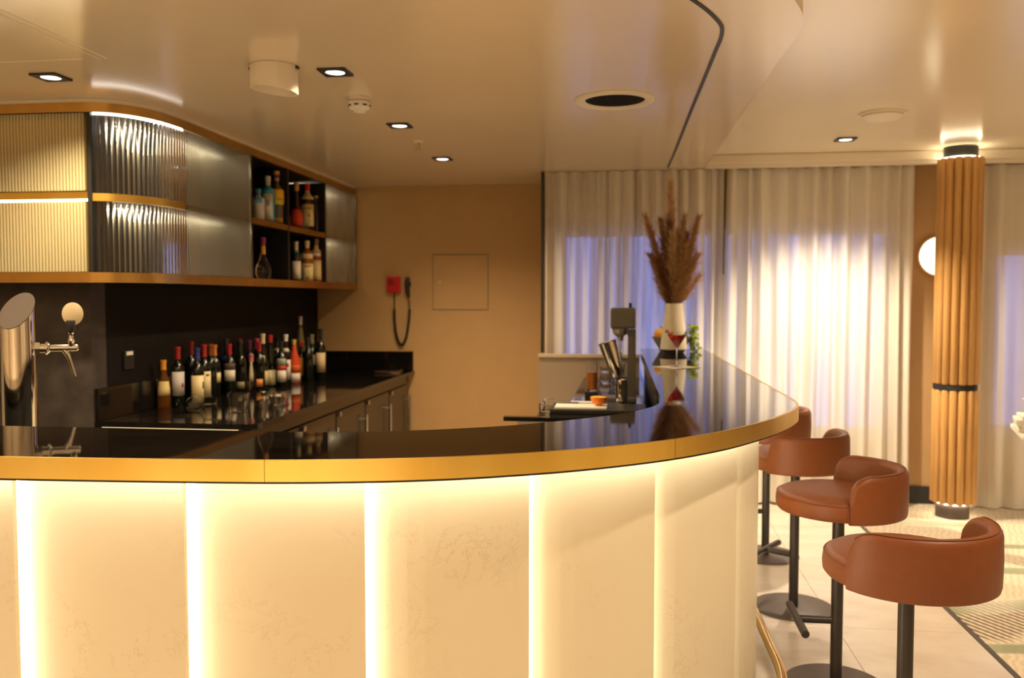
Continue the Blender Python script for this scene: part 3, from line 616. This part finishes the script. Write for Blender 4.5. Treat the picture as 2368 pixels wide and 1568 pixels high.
# orange half
oh=empty('orange_half',(-.136,4.33,.9845),'cut half of an orange on the white cutting board','fruit')
pz=[(.012,0)]+[(.042*math.cos(a),.042+.042*math.sin(a)) for a in [R(-72+12*i) for i in range(7)]]
MB().lathe([(r,z) for r,z in pz if z<=.0421],24,cap1=False).obj('peel',mat('orange_peel',(.85,.22,.012),.4,bump=.3,bscale=300),oh)
MB().lathe([(.0415,.0425),(.038,.0440),(.006,.0445),(.002,.0435)],24).obj('flesh',mat('orange_flesh',(.95,.50,.05),.3,noise=.2,scale=60),oh)
# juice glass on a black block
o=MB().box(-.235,-.16,4.95,5.06,.9503,.985,.003).obj('coaster_block',M['blk']); tag(o,'black block carrying the tall orange juice glass','block')
jg=MB().lathe([(.030,0),(.033,.17),(.031,.17),(.028,.008)],24).obj('juice_glass',M['glass'],loc=(-.196,5.005,.9855)); tag(jg,'tall glass of orange juice on a black block','glass')
MB().lathe([(.0270,.009),(.0290,.11)],24).obj('juice',mat('orange_juice',(.62,.18,.02),.2),jg)
MB().lathe([(.0336,.060),(.0345,.063),(.0336,.066)],24,cap0=False,cap1=False).obj('ring',M['glass'],jg)
# stacked tumblers
g0=None
for (x,y,n_) in [(-.125,5.10,3),(-.06,5.17,4),(-.045,5.04,3)]:
    for k in range(n_):
        if g0 is None: g0=MB().lathe([(.030,0),(.036,.03),(.036,.060),(.034,.066),(.0318,.066),(.0338,.058),(.0338,.03),(.026,.006)],20).obj('stacked_tumbler',M['glass']); q=g0
        else: q=g0.copy(); COL.objects.link(q)
        q.location=(x,y,.9503+k*.067); tag(q,'clear glass tumbler, '+['lowest','second up','third up','fourth up'][k]+' in the '+{3:'three-high stack '+('beside the juice glass' if x<-.1 else 'nearest the steel cups'),4:'four-high stack at the back'}[n_],'glass','stacked clear tumblers')
# steel cups
o=MB().lathe([(.027,0),(.031,.004),(.031,.10),(.029,.128),(.031,.140),(.0295,.140),(.0275,.128),(.029,.10),(.026,.006)],28).obj('steel_jug',M['chrome'],loc=(-.024,4.60,.9503)); tag(o,'upright polished steel cup beside the mixer','cup')
o=MB().lathe([(.035,0),(.058,.002),(.058,.012),(.03,.014)],24).obj('black_strainer',M['blk'],loc=(-.085,4.60,.9503)); tag(o,'small black round stand left of the upright steel cup','stand')
mx=empty('drink_mixer',(-.006,4.80,.9503),'grey electric drink mixer holding a tilted steel cup','mixer')
MB().box(-.10,.062,-.075,.075,0,.03,.008).obj('base',M['grey'],mx)
MB().add([(x,y,z) for z,x0,x1,d in ((.03,.012,.060,.045),(.36,.014,.056,.04),(.40,-.002,.056,.045)) for x,y in ((x0,-d),(x1,-d),(x1,d),(x0,d))],[(i*4+k,i*4+(k+1)%4,i*4+4+(k+1)%4,i*4+4+k) for i in range(2) for k in range(4)]+[(0,3,2,1),(8,9,10,11)]).obj('column',M['grey'],mx)
MB().box(-.082,.056,-.058,.058,.405,.518,.012).obj('motor_head',M['grey'],mx)
MB().lathe([(.014,0),(.034,.012),(.043,.035),(.045,.048)],24,Matrix.Translation((-.03,0,.358))).obj('lower_housing',mat('mixer_silver',(.45,.43,.36),.3,.5),mx)
MB().cyl((-.026,0,.20),(-.026,0,.362),.004).cyl((-.026,0,.335),(-.026,0,.362),.012,.018).obj('spindle',M['steel'],mx)
MB().box(.018,.034,-.008,.008,.518,.545,.003,Matrix.Rotation(R(0),4,'Y')).obj('switch',M['blk'],mx)
MB().box(-.045,.02,-.02,.02,.125,.14,.003).obj('cup_rest',M['grey'],mx)
cup=MB().lathe([(.028,0),(.031,.003),(.046,.178),(.048,.180),(.0455,.181),(.0445,.178),(.0295,.006)],28).obj('mixing_cup',M['chrome']); tag(cup,'tilted steel mixing cup hanging on the drink mixer','cup')
cup.location=(-.050,4.79,1.090); cup.scale=(1.12,1.12,1.1); cup.rotation_euler=(0,R(-16),0)

# ------------------------------------------------------------------ on the bar: vase, plumes, fruit bowl, martini
ZB=1.1506
vs_=empty('vase',(.312,5.86,ZB),'tall tapered off-white vase on the bar holding pampas grass','vase')
MB().lathe([(.089,.031),(.0895,.034),(.058,.333),(.056,.336),(.053,.333),(.084,.04)],40).obj('body',mat('vase_ceramic',(.74,.66,.50),.5,noise=.05,scale=30),vs_)
lab(MB().lathe([(.062,0),(.064,.002),(.080,.030),(.086,.0308)],40).obj('foot',M['grey'],vs_),'dark grey foot')
pm=mat('pampas_brown',(.66,.38,.19),.9,noise=.35,scale=30); pm2=mat('pampas_pale',(.84,.56,.33),.9,noise=.35,scale=30); pm3=mat('pampas_dark',(.30,.13,.06),.9,noise=.4,scale=30)
def plume(tx,tz,ty,wd,L,m,lbl,seed,spread=1.0,count=520):
    rnd=random.Random(seed); b=Vector((.312+tx*.16,5.86+ty*.2,ZB+.30)); t=Vector((.312+tx,5.86+ty,ZB+tz))
    d=(t-b); ln=d.length; dn=d.normalized(); bow=Vector((tx*.12,0,0))
    def sp(u): return b+d*u-bow*math.sin(PI*u)*.6
    root=empty('pampas_plume',tuple(b),lbl,'pampas grass','pampas plumes in the vase')
    s=MB().tube([sp(u/8)-b for u in range(9)],[.0022]*8+[.001],6).obj('stem',m,root)
    mb=MB(); u0=max(.02,1-L/ln)
    for i in range(count):
        u=u0+(1-u0)*rnd.random()**.85; v=(u-u0)/(1-u0); rr=wd*spread*(.30+.70*math.sin(PI*min(1,v*.95+.02))**.8)*(1-.25*v)
        a=rnd.random()*2*PI; p=sp(u)-b; side=Vector((math.cos(a),math.sin(a),0)); side=(side-dn*side.dot(dn)).normalized()
        l=(.028+.04*rnd.random()+(.05 if rnd.random()<.10 else 0))*(1.1-.35*v); dirv=(side*(.22+rr/.055*.80*rnd.random())+dn*1.0+Vector((0,0,-.1*rnd.random()))).normalized()
        p0=p+side*rr*.35*rnd.random(); p1=p0+dirv*l*.55; p2=p0+dirv*l+side*l*.22
        wv=dirv.cross(Vector((rnd.random()-.5,rnd.random()-.5,rnd.random()-.5))).normalized()*(.0008+.0010*rnd.random())
        mb.add([p0-wv,p0+wv,p1+wv*.8,p1-wv*.8,p2],[(0,1,2,3),(3,2,4)])
    mb.obj('tuft',m,root,fix=False)
PL=[(-.030,1.13,-.01,.050,.62,pm2,'tallest pampas plume, standing in the centre of the vase'),(-.19,.905,.0,.036,.52,pm,'thin pampas plume leaning furthest to the side of the mixer'),(-.088,.885,.04,.036,.48,pm,'slim upright pampas plume next to the thin leaning one'),
(-.040,.86,-.05,.036,.48,pm3,'dark slim pampas plume just below the tallest'),(.065,.91,.03,.044,.54,pm2,'broad pale pampas plume leaning gently toward the lounge'),(.155,.895,-.02,.040,.52,pm,'pampas plume leaning furthest toward the lounge'),
(.085,.79,.05,.046,.44,pm3,'dark pampas plume in the lounge side of the bunch'),(-.150,.65,.03,.060,.34,pm,'short bushy pampas plume low on the mixer side'),(.148,.65,.0,.056,.34,pm2,'short bushy pale pampas plume low on the lounge side'),
(-.10,.62,-.06,.058,.34,pm3,'short dark pampas plume at the front of the bunch'),(.055,.70,-.07,.060,.40,pm,'wide brown pampas plume at the front of the bunch'),(-.02,.78,-.08,.060,.46,pm2,'wide pampas plume before the tallest stem'),
(.175,.52,.05,.046,.22,pm2,'lowest wispy pampas plume over the vase rim, lounge side'),(-.115,.50,-.03,.046,.22,pm2,'lowest wispy pampas plume over the vase rim, mixer side'),(.02,.80,.07,.056,.46,pm,'brown pampas plume at the back of the bunch, lounge side'),(-.06,.72,.06,.056,.4,pm,'brown pampas plume at the back of the bunch, mixer side')]
for i,(tx,tz,ty,wd,L,m,l) in enumerate(PL):
    plume(tx,tz,ty,wd*1.05,L,m,l,i,1.0,2000 if i not in (12,13) else 420)
bo=MB().lathe([(.078,0),(.080,.002),(.140,.100),(.136,.100),(.074,.008)],40).obj('fruit_bowl',mat('bowl_grey',(.30,.28,.22),.45),loc=(.314,6.17,ZB)); tag(bo,'grey conical fruit bowl behind the vase','bowl')
def fruit(name,x,y,z,r,m,l,cat='fruit',sq=.95,stem=True):
    prf=[(r*math.cos(a)*(1-.0*i),r*sq*math.sin(a)) for i,a in enumerate([R(-88+16*k) for k in range(12)])]
    o=MB().lathe(prf,20).obj(name,m,loc=(x,y,z)); tag(o,l,cat,'fruit in the grey bowl')
    if stem: MB().tube([(0,0,r*sq*.92),(.003,0,r*sq+.008)],.002,6).obj('stem',pm3,o)
yel=mat('ripe_orange',(.80,.36,.02),.4,bump=.2,bscale=200); 
fruit('orange',.235,6.13,ZB+.118,.045,yel,'yellow-orange fruit on the mixer side of the grey bowl')
fruit('apple',.268,6.21,ZB+.142,.038,mat('red_apple',(.55,.07,.03),.3,noise=.6,scale=12,c2=(.12,.22,.03)),'red and green apple on top of the fruit bowl')
fruit('lemon',.315,6.13,ZB+.105,.042,mat('lemon_skin',(.85,.60,.06),.4),'yellow lemon in the middle of the fruit bowl',sq=.9)
fruit('lime',.385,6.18,ZB+.112,.042,mat('lime_skin',(.22,.34,.03),.4),'green lime on the lounge side of the fruit bowl')
fruit('orange',.31,6.22,ZB+.112,.044,yel,'orange at the back of the fruit bowl')
# trailing green sprig over the bowl rim
sp_=empty('green_sprig',(.452,6.15,ZB),'bright green leafy sprig trailing over the side of the fruit bowl','sprig')
MB().tube([(-.05,.0,.13),(-.012,-.01,.165),(.010,-.02,.14),(.014,-.02,.06),(.020,-.02,.004)],.003,6).obj('stem',mat('sprig_stem',(.20,.30,.04),.6),sp_)
gm=mat('sprig_leaf',(.44,.52,.05),.5)
nt=gm.node_tree; tl=nt.nodes.new('ShaderNodeBsdfTranslucent'); tl.inputs[0].default_value=(.48,.56,.06,1); mxs=nt.nodes.new('ShaderNodeMixShader'); mxs.inputs[0].default_value=.5
nt.links.new(nt.nodes['Principled BSDF'].outputs[0],mxs.inputs[1]); nt.links.new(tl.outputs[0],mxs.inputs[2]); nt.links.new(mxs.outputs[0],nt.nodes['Material Output'].inputs[0])
rnd=random.Random(3); lf=None
for i in range(80):
    t=rnd.random(); z=.172*(1-t)+.012; wdt=.016+.022*math.exp(-((z-.035)/.04)**2)
    if lf is None:
        mb=MB(); L_=.026; mb.add([(0,0,0),(.008,.011,.003),(.020,.009,.004),(.028,0,.0),(.020,-.009,.004),(.008,-.011,.003),(.012,0,-.003)],[(0,1,6),(1,2,6),(2,3,6),(3,4,6),(4,5,6),(5,0,6)]); lf=mb.obj('leaf',gm,sp_,fix=False); o=lf
    else: o=lf.copy(); COL.objects.link(o)
    o.parent=sp_; o.location=(.012+rnd.uniform(-wdt,wdt),-.02+rnd.uniform(-.02,.02),z); o.rotation_euler=(rnd.uniform(-1,1),rnd.uniform(-.3,1.2),rnd.uniform(0,6.28)); s=rnd.uniform(1.0,1.5); o.scale=(s,s,s)
# martini
na=MB().box(-.088,.088,-.088,.088,0,.0025,.0008,Matrix.Rotation(R(38),4,'Z')).obj('napkin',M['white'],loc=(.268,4.70,ZB)); tag(na,'white paper napkin under the martini glass','napkin')
ma=empty('martini_glass',(.268,4.70,ZB+.003),'martini glass of red cocktail with orange garnish on the bar','glass')
MB().lathe([(.037,0),(.037,.0015),(.008,.004),(.0035,.010),(.003,.085),(.0035,.095),(.006,.101),(.0615,.188),(.0603,.188),(.0045,.103),(.0008,.1025)],36,cap1=False).obj('glass',M['glass'],ma)
MB().lathe([(.0015,.1035),(.0490,.1715),(.0485,.172)],36).obj('cocktail',mat('red_cocktail',(.70,.02,.012),.03,trans=.8,ior=1.33),ma)
MB().tube([(-.062,0,.186),(-.056,-.01,.196),(-.045,-.008,.185),(-.036,-.012,.172)],[.005,.008,.007,.004],8).tube([(-.030,.0,.172),(-.026,-.005,.186),(-.027,0,.190)],[.006,.006,.003],8).obj('garnish',mat('orange_twist',(.85,.20,.015),.4),ma)

# ------------------------------------------------------------------ bar stools
SR=.238
def stool(x,y,face,foot,label):
    root=empty('bar_stool',(x,y,0),label,'bar stool','cognac leather bar stools along the bar',rz=R(foot))
    dz=R(face-foot)   # direction the sitter faces, relative to the foot
    MB().lathe([(.192,0.0005),(.194,.002),(.194,.007),(.190,.0095),(.026,.011),(.026,.013)],56).obj('base_plate',M['base'],root)
    MB().lathe([(.0225,.011),(.0225,.69)],24).lathe([(.0232,.255),(.0236,.257),(.0232,.259)],24,cap0=False,cap1=False).obj('pole',M['pole'],root)
    MB().cyl((.02,0,.262),(.150,0,.262),.0145).obj('footrest_arm',M['pole'],root)
    MB().lathe([(.0138,0),(.0155,.002),(.0155,.326),(.0138,.328)],16,Matrix.Translation((.150,-.164,.262))@Matrix.Rotation(-PI/2,4,'X')).obj('footrest_bar',M['pole'],root)
    MB().lathe([(.10,.686),(.10,.695)],24).obj('mounting_plate',M['black'],root)
    sr=SR-.004
    st=MB().lathe([(.12,.694),(sr-.03,.696),(sr-.008,.702),(sr,.712),(sr+.002,.735),(sr,.752),(sr-.006,.766),(sr-.022,.775),(sr*.6,.782),(.02,.784)],64).obj('seat',M['leather'],root)
    MB().tube([((sr-.003)*math.cos(a),(sr-.003)*math.sin(a),.763) for a in [2*PI*k/64 for k in range(65)]],.0022,6).obj('piping',M['seam'],st)
    # wrap-around back: the opening lies toward the sitter's front
    half=R(88); n=72; m=14; vs=[]; fs=[]; zt0=.876; zb=.696
    for i in range(n+1):
        th=-half+2*half*i/n; a=PI+dz+th; e=min(1,(half-abs(th))*SR/.085); e=max(e,0)
        rise=math.sqrt(max(0,1-(1-e)**2)); zt=.785+(zt0-.785)*(.12+.88*rise)
        if e<=0: zt=.785
        ro=SR+.008; ri=SR-.034; rb=.017*min(1,.3+e)
        sec=[(ro-.012,zb),(ro-.003,zb+.005),(ro,zb+.016),(ro+.002,(zb+zt)/2),(ro,zt-.022),(ro-.003,zt-.010),(ro-.010,zt-.002),(ro-.020,zt),(ri+.010,zt-.002),(ri+.003,zt-.010),(ri,zt-.022),(ri,.775),(ri+.004,.77),(ri+.004,zb)]
        for r,z in sec: vs.append((r*math.cos(a),r*math.sin(a),z))
    for i in range(n):
        for k in range(m): fs.append((i*m+k,i*m+(k+1)%m,(i+1)*m+(k+1)%m,(i+1)*m+k))
    fs+=[tuple(range(m)),tuple(range(n*m,n*m+m))]
    mb=MB(); mb.add(vs,fs,True); bk=mb.obj('backrest',M['leather'],root)
    tp_=[]
    for i in range(2,n-1): tp_.append(Vector(vs[i*m+6])+Vector((0,0,.0015)))
    MB().tube(tp_,.0018,6).obj('piping',M['seam'],bk)
    for i in (0,n):
        a=PI+dz+(-half+2*half*i/n)+ (R(-.6) if i==0 else R(.6)); MB().tube([((SR-.002)*math.cos(a),(SR-.002)*math.sin(a),z) for z in (.70,.73,.765)],.0028,6).obj('side_seam',M['seam'],bk)
    return root
stool(.822,5.21,155,178,'farthest bar stool, mostly hidden behind the bar corner')
stool(.822,4.335,136,147,'third bar stool from the camera, partly behind the bar counter edge')
stool(.822,3.465,174,180,'second bar stool, seat open toward the bar and backrest on the lounge side')
stool(.822,2.640,121,180,'nearest and largest bar stool, seen from behind its backrest')

# ------------------------------------------------------------------ curtains
def wave_fn(x0,x1,seed,period,amp):
    rnd=random.Random(seed); ph=[0]; xs=[x0]; 
    while xs[-1]<x1: xs.append(xs[-1]+period*rnd.uniform(.65,1.4))
    am=[amp*rnd.uniform(.55,1.25) for _ in xs]
    return xs,am
def curtain(name,x0,x1,y,seed,period,amp,m,label,z0=.012,z1=2.466,sl=0,sr=0):
    xs,am=wave_fn(x0,x1,seed,period,amp); n=int((x1-x0)/.0085); nz=14; rnd=random.Random(seed+5); p1=rnd.random()*6
    def f(u,v):
        x=x0+(x1-x0)*u; k=0
        while k<len(xs)-2 and xs[k+1]<x: k+=1
        t=(x-xs[k])/(xs[k+1]-xs[k]); sgn=1 if k%2 else -1
        yy=y+sgn*am[k]*math.sin(PI*t)*(1.05-.18*v+.12*math.sin(v*5+k*1.7+p1))+.006*math.sin(x*61+v*3)
        xx=x+.010*math.sin(v*3.1+k*.9+p1)*(1-v)+ (sl*(1-u)+sr*u)*(1-v)*0
        xx+= sl*max(0,1-u*6)*(v-.5)+ sr*max(0,1-(1-u)*6)*(v-.5)
        return (xx,yy,z0+(z1-z0)*v)
    o=MB().grid(f,n,nz).obj(name,m,fix=False,auto=False); tag(o,label,'curtain','sheer curtains along the window wall')
    # hem
    hb=MB(); hb.grid(lambda u,v:(lambda q:(q[0],q[1]-.0025,q[2]))(f(u,v*.045)),n,1); hb.obj('hem',m,o,fix=False,auto=False)
    return o
curtain('curtain',-.622,.70,6.535,1,.050,.036,M['cur1'],'sheer curtain over the window behind the mixer, left of the dark gap',z0=.02)
curtain('curtain',.708,2.035,6.555,2,.056,.040,M['cur2'],'white sheer curtain behind the bar stools, right of the dark gap',sl=.04)
curtain('curtain',2.42,4.2,6.57,3,.085,.036,M['cur2'],'sheer curtain beyond the fluted wooden column')
# ------------------------------------------------------------------ sconce and column
scn=empty('wall_sconce',(2.245,6.66,1.826),'round glowing wall lamp half hidden by the wooden column','wall lamp')
Mx=Matrix.Rotation(PI/2,4,'X')
MB().lathe([(.12,-.018),(.146,-.012),(.148,.012),(.140,.018)],40,Mx).obj('rim',mat('sconce_rim',(.75,.52,.30),.5),scn)
MB().lathe([(.139,.014),(.134,.030),(.11,.048),(.07,.060),(.01,.065)],40,Mx).obj('diffuser',emat('sconce_glow',(1,.80,.52),3.2),scn)
col=empty('fluted_column',(2.252,6.30,.007),'fluted honey oak column with black ring, cap and base','column')
MB().lathe([(.108,0),(.108,.10)],40).obj('base',M['base'],col)
MB().lathe([(.119,.105),(.119,2.46)],40).obj('core',mat('column_core',(.28,.13,.035),.6),col)
MB().lathe([(.140,.887),(.140,.925)],40).obj('ring',M['blk'],col)
MB().lathe([(.108,2.46),(.108,2.538)],40).obj('cap',M['blk'],col)
bt=None
for z0,z1 in ((.105,.885),(.927,2.462)):
    bm_=MB().lathe([(.0225,z0),(.025,z0+.004),(.025,z1-.004),(.0225,z1)],14).mesh('batten',M['wood'])
    for k in range(15):
        a=2*PI*k/15+.1; o=bpy.data.objects.new('batten',bm_); COL.objects.link(o); o.parent=col; o.location=(.123*math.cos(a),.123*math.sin(a),0)
lab(MB().lathe([(.106,.100),(.122,.1005),(.122,.1035),(.106,.104)],40,cap0=False,cap1=False).obj('light_ring',emat('column_led',(1,.82,.52),30),col),'glowing light ring at the foot')
lab(MB().lathe([(.109,2.4625),(.124,2.4625),(.124,2.466),(.109,2.466)],40,cap0=False,cap1=False).obj('light_ring',emat('column_led_up',(1,.82,.52),30),col),'glowing light ring at the top')

# ------------------------------------------------------------------ ceiling fittings
def lamp(name,loc,W,size=100,blend=.9,rad=.035,color=LAMP,parent=None):
    l=bpy.data.lights.new(name,'SPOT'); l.energy=W; l.spot_size=R(size); l.spot_blend=blend; l.shadow_soft_size=rad; l.color=color
    o=bpy.data.objects.new(name,l); COL.objects.link(o); o.location=loc
    if parent is not None: o.parent=parent
    return o
LOUNGE_C=(1,.82,.58)
def downlight(x,y,z,W,label,rz=0,size=142):
    r=empty('downlight',(x,y,z),label,'ceiling light','square recessed downlights',rz)
    MB().box(-.06,.06,-.06,-.042,-.009,-.0005).box(-.06,.06,.042,.06,-.009,-.0005).box(-.06,-.042,-.042,.042,-.009,-.0005).box(.042,.06,-.042,.042,-.009,-.0005).lathe([(.060,-.0085),(.0455,-.0088),(.040,-.003),(.060,-.003)],32,cap0=False,cap1=False).obj('frame',M['black'],r)
    MB().lathe([(.040,-.0062),(.030,-.0085),(.004,-.0095)],28,cap0=True).obj('lens',M['lens'],r)
    lamp('downlight_lamp',(0,0,-.03),W,size,color=LOUNGE_C if z>2.5 else LAMP,parent=r)
downlight(-2.45,3.46,ZS,BAR_W,'square downlight over the ribbed cabinet, alone near the beer tap')
downlight(-1.215,3.54,ZS,BAR_W,'square downlight beside the white ceiling cylinder and smoke detector')
downlight(-1.24,4.67,ZS,BAR_W,'square downlight in the middle of the bar ceiling row')
downlight(-1.246,5.81,ZS,BAR_W,'square downlight nearest the tan back wall')
downlight(1.396,5.88,ZL,LOUNGE_W,'square downlight in the lounge ceiling before the white curtain',size=106)
downlight(-2.45,2.35,ZS,BAR_W,'square downlight straight above the beer tap')
downlight(-1.215,2.41,ZS,BAR_W,'square downlight over the inner edge of the bar worktop')
OUTL={(1.4,2.2):'added unseen downlight above the nearest bar stool',(3.5,5.88):'added unseen downlight beyond the wooden column',(3.5,3.0):'added unseen downlight over the side table area of the lounge',(1.4,.2):'added unseen downlight over the marble aisle beside the camera',  # unseen downlights added to light the room from outside the view
(-.9,-.7):'added unseen downlight in front of the middle of the bar',(-2.6,-.6):'added unseen downlight in front of the beer tap end of the bar',(-.9,-2.4):'added unseen downlight behind the camera',(5.9,1.2):'added unseen downlight brightening the far lounge wall',(5.9,-1.6):'added unseen downlight brightening the rear of the far lounge wall',(3.5,0):'added unseen downlight over the lounge carpet far from the window',(-2.6,-1.8):'added unseen downlight in the rear corner by the left wall',(1.4,-2.2):'added unseen downlight at the rear end of the marble aisle'}  # wall-washing pair added so the brass edge reflects a brighter wall
for x,y in ((1.4,2.2),(3.5,5.88),(3.5,3.0),(1.4,.2),(-.9,-.7),(-2.6,-.6),(5.9,1.2),(5.9,-1.6),(-.9,-2.4),(3.5,0),(-2.6,-1.8),(1.4,-2.2)): downlight(x,y,ZL,REAR_W*(2.2 if x<0 else 1.0),OUTL[(x,y)],size=120)  # added lamps left of the camera run stronger to brighten the panels

pj=empty('ceiling_cylinder',(-1.442,3.44,ZS),'white cylinder fitting with slanted open end on the bar ceiling','ceiling fitting')
n=36; r_=.0965; vs=[];
for k in range(n): a=2*PI*k/n; vs.append((r_*math.cos(a),r_*math.sin(a),-.001))
for k in range(n): a=2*PI*k/n; x=r_*math.cos(a);y=r_*math.sin(a); vs.append((x,y,-.098-.13*x))
for k in range(n): a=2*PI*k/n; x=.088*math.cos(a);y=.088*math.sin(a); vs.append((x,y,-.098-.13*x))
for k in range(n): a=2*PI*k/n; x=.088*math.cos(a);y=.088*math.sin(a); vs.append((x,y,-.06))
MB().add(vs,[(i*n+k,i*n+(k+1)%n,(i+1)*n+(k+1)%n,(i+1)*n+k) for i in range(3) for k in range(n)]+[tuple(range(3*n,4*n))],True).obj('housing',M['cream'],pj)
MB().box(-.105,-.096,-.012,.012,-.012,-.001,.002).box(.096,.105,-.012,.012,-.012,-.001,.002).obj('clip',M['black'],pj)
sd=empty('smoke_detector',(-1.262,4.02,ZS),'white smoke detector hanging from the bar ceiling','smoke detector')
MB().lathe([(.052,-.0005),(.052,-.014),(.034,-.017)],28).obj('mount',M['cream'],sd)
MB().lathe([(.034,-.015),(.050,-.020),(.052,-.040),(.046,-.052),(.030,-.056),(.028,-.066),(.004,-.068)],28).obj('head',M['white'],sd)
for k in range(8):
    a=2*PI*k/8; MB().box(.048,.0535,-.010,.010,-.043,-.036,0,Matrix.Rotation(a,4,'Z')).obj('slot',M['blk'],sd)
sk_=empty('sprinkler',(-1.256,5.17,ZS),'small brass ceiling sprinkler between two downlights','sprinkler')
MB().lathe([(.030,-.0005),(.028,-.006),(.010,-.008)],20).obj('rosette',M['cream'],sk_); MB().lathe([(.008,-.006),(.010,-.02),(.006,-.03),(.006,-.045),(.014,-.047),(.013,-.050)],14).obj('nozzle',M['brass2'],sk_)
cs=empty('ceiling_speaker',(-.062,4.22,ZS),'round ceiling speaker with cream rim and black centre above the mixer','ceiling speaker')
MB().lathe([(.192,-.0005),(.190,-.008),(.165,-.014),(.150,-.010),(.142,-.0015)],48,cap0=False,cap1=False).obj('rim',M['cream'],cs)
MB().lathe([(.1425,-.0012),(.12,-.0020),(.03,-.0022)],40).obj('grille',mat('speaker_cloth',(.01,.01,.01),.9,spec=.1),cs)
vd=empty('ceiling_diffuser',(1.405,5.10,ZL),'white round air diffuser disc on the lounge ceiling','air vent')
MB().lathe([(.125,-.0005),(.125,-.008),(.112,-.012)],40).obj('rim',M['cream'],vd); MB().lathe([(.108,-.012),(.112,-.020),(.085,-.036),(.02,-.040)],40).obj('disc',M['cream'],vd)

# ------------------------------------------------------------------ back wall things
YW=7.2295
ha=empty('access_hatch',(-1.399,YW,1.657),'square flush access hatch in the tan back wall','hatch')
MB().box(-.242,.242,-.002,0,-.2385,.2385).obj('groove_frame',mat('hatch_gap',(.28,.22,.13),.6),ha)
MB().box(-.233,.233,-.007,-.002,-.2295,.2295,.0015).obj('panel',M['wall'],ha)
MB().cyl((-.179,-.007,0),(-.179,-.012,0),.012).obj('lock',M['steel'],ha)
al=empty('emergency_phone',(-1.93,YW,1.63),'red wall call box with a black handset on a coiled cord','wall phone')
bx_=MB().box(-.098,.015,-.055,-.0005,-.062,.075,.006).obj('red_box',mat('red_plastic',(.55,.015,.02),.3),al)
MB().box(-.085,-.035,-.058,-.054,.0,.055,.001).obj('panel',mat('red_panel',(.30,.01,.012),.3),bx_)
MB().tube([(.082,-.035,.066),(.080,-.045,.02),(.082,-.04,-.045),(.090,-.038,-.10)],[.018,.022,.019,.014],12).box(.066,.102,-.03,-.0005,-.01,.03).obj('handset',M['blk'],al)
cpts=[]; 
base=[(-.036,-.03,-.062),(-.036,-.03,-.12),(-.038,-.028,-.20),(-.036,-.028,-.30),(-.022,-.028,-.42),(.004,-.028,-.495),(.032,-.028,-.505),(.064,-.028,-.44),(.086,-.028,-.32),(.095,-.028,-.21),(.092,-.032,-.14),(.090,-.036,-.10)]
bc_=curve(base,16); nb=len(bc_)
for i in range(nb*4):
    u=i/(nb*4-1)*(nb-1); k=min(int(u),nb-2); p=bc_[k].lerp(bc_[k+1],u-k); coil=1 if -.205>p.z else 0
    t=(bc_[min(k+1,nb-1)]-bc_[max(k-1,0)]).normalized(); sd_=Vector((-t.z,0,t.x)); ph=i*1.05
    cpts.append(p+(sd_*math.cos(ph)+Vector((0,1,0))*math.sin(ph))*.0085*coil)
MB().tube(cpts,.0042,6).obj('coiled_cord',M['blk'],al)

# ------------------------------------------------------------------ white side table at the edge of the lounge
tb=empty('side_table',(2.42,4.90,0.0063),'white side table at the lounge edge, stacked with booklets','table')
Rz=Matrix.Rotation(R(-16),4,'Z')
MB().box(-.33,.33,-.26,.26,.778,.800,.004,Rz).obj('table_top',M['white'],tb)
MB().lathe([(.03,.02),(.03,.778)],20).obj('pedestal',M['white'],tb); MB().lathe([(.20,0),(.20,.012),(.04,.02)],32).obj('foot',M['white'],tb)
for k,(dx,dy,a,t) in enumerate(((0,0,-16,.022),(.012,.01,-12,.020),(-.006,.0,-18,.022),(.02,.006,-15,.018))):
    z=.8066+[0,.0225,.043,.0655][k]
    o=MB().box(-.14,.14,-.11,.11,0,t,.003,Matrix.Rotation(R(a),4,'Z')).obj('booklet',M['white'],loc=(2.235+dx,4.955+dy,z)); tag(o,['bottom','second lowest','second highest','topmost'][k]+' white booklet of the stack on the side table','booklet','white booklets on the side table')
o=MB().lathe([(.035,0),(.012,.008),(.012,.075),(.10,.082),(.105,.090),(.098,.088)],32).obj('cake_stand',M['white'],loc=(2.215,4.93,.8905)); tag(o,'white footed dish on top of the booklets','dish')
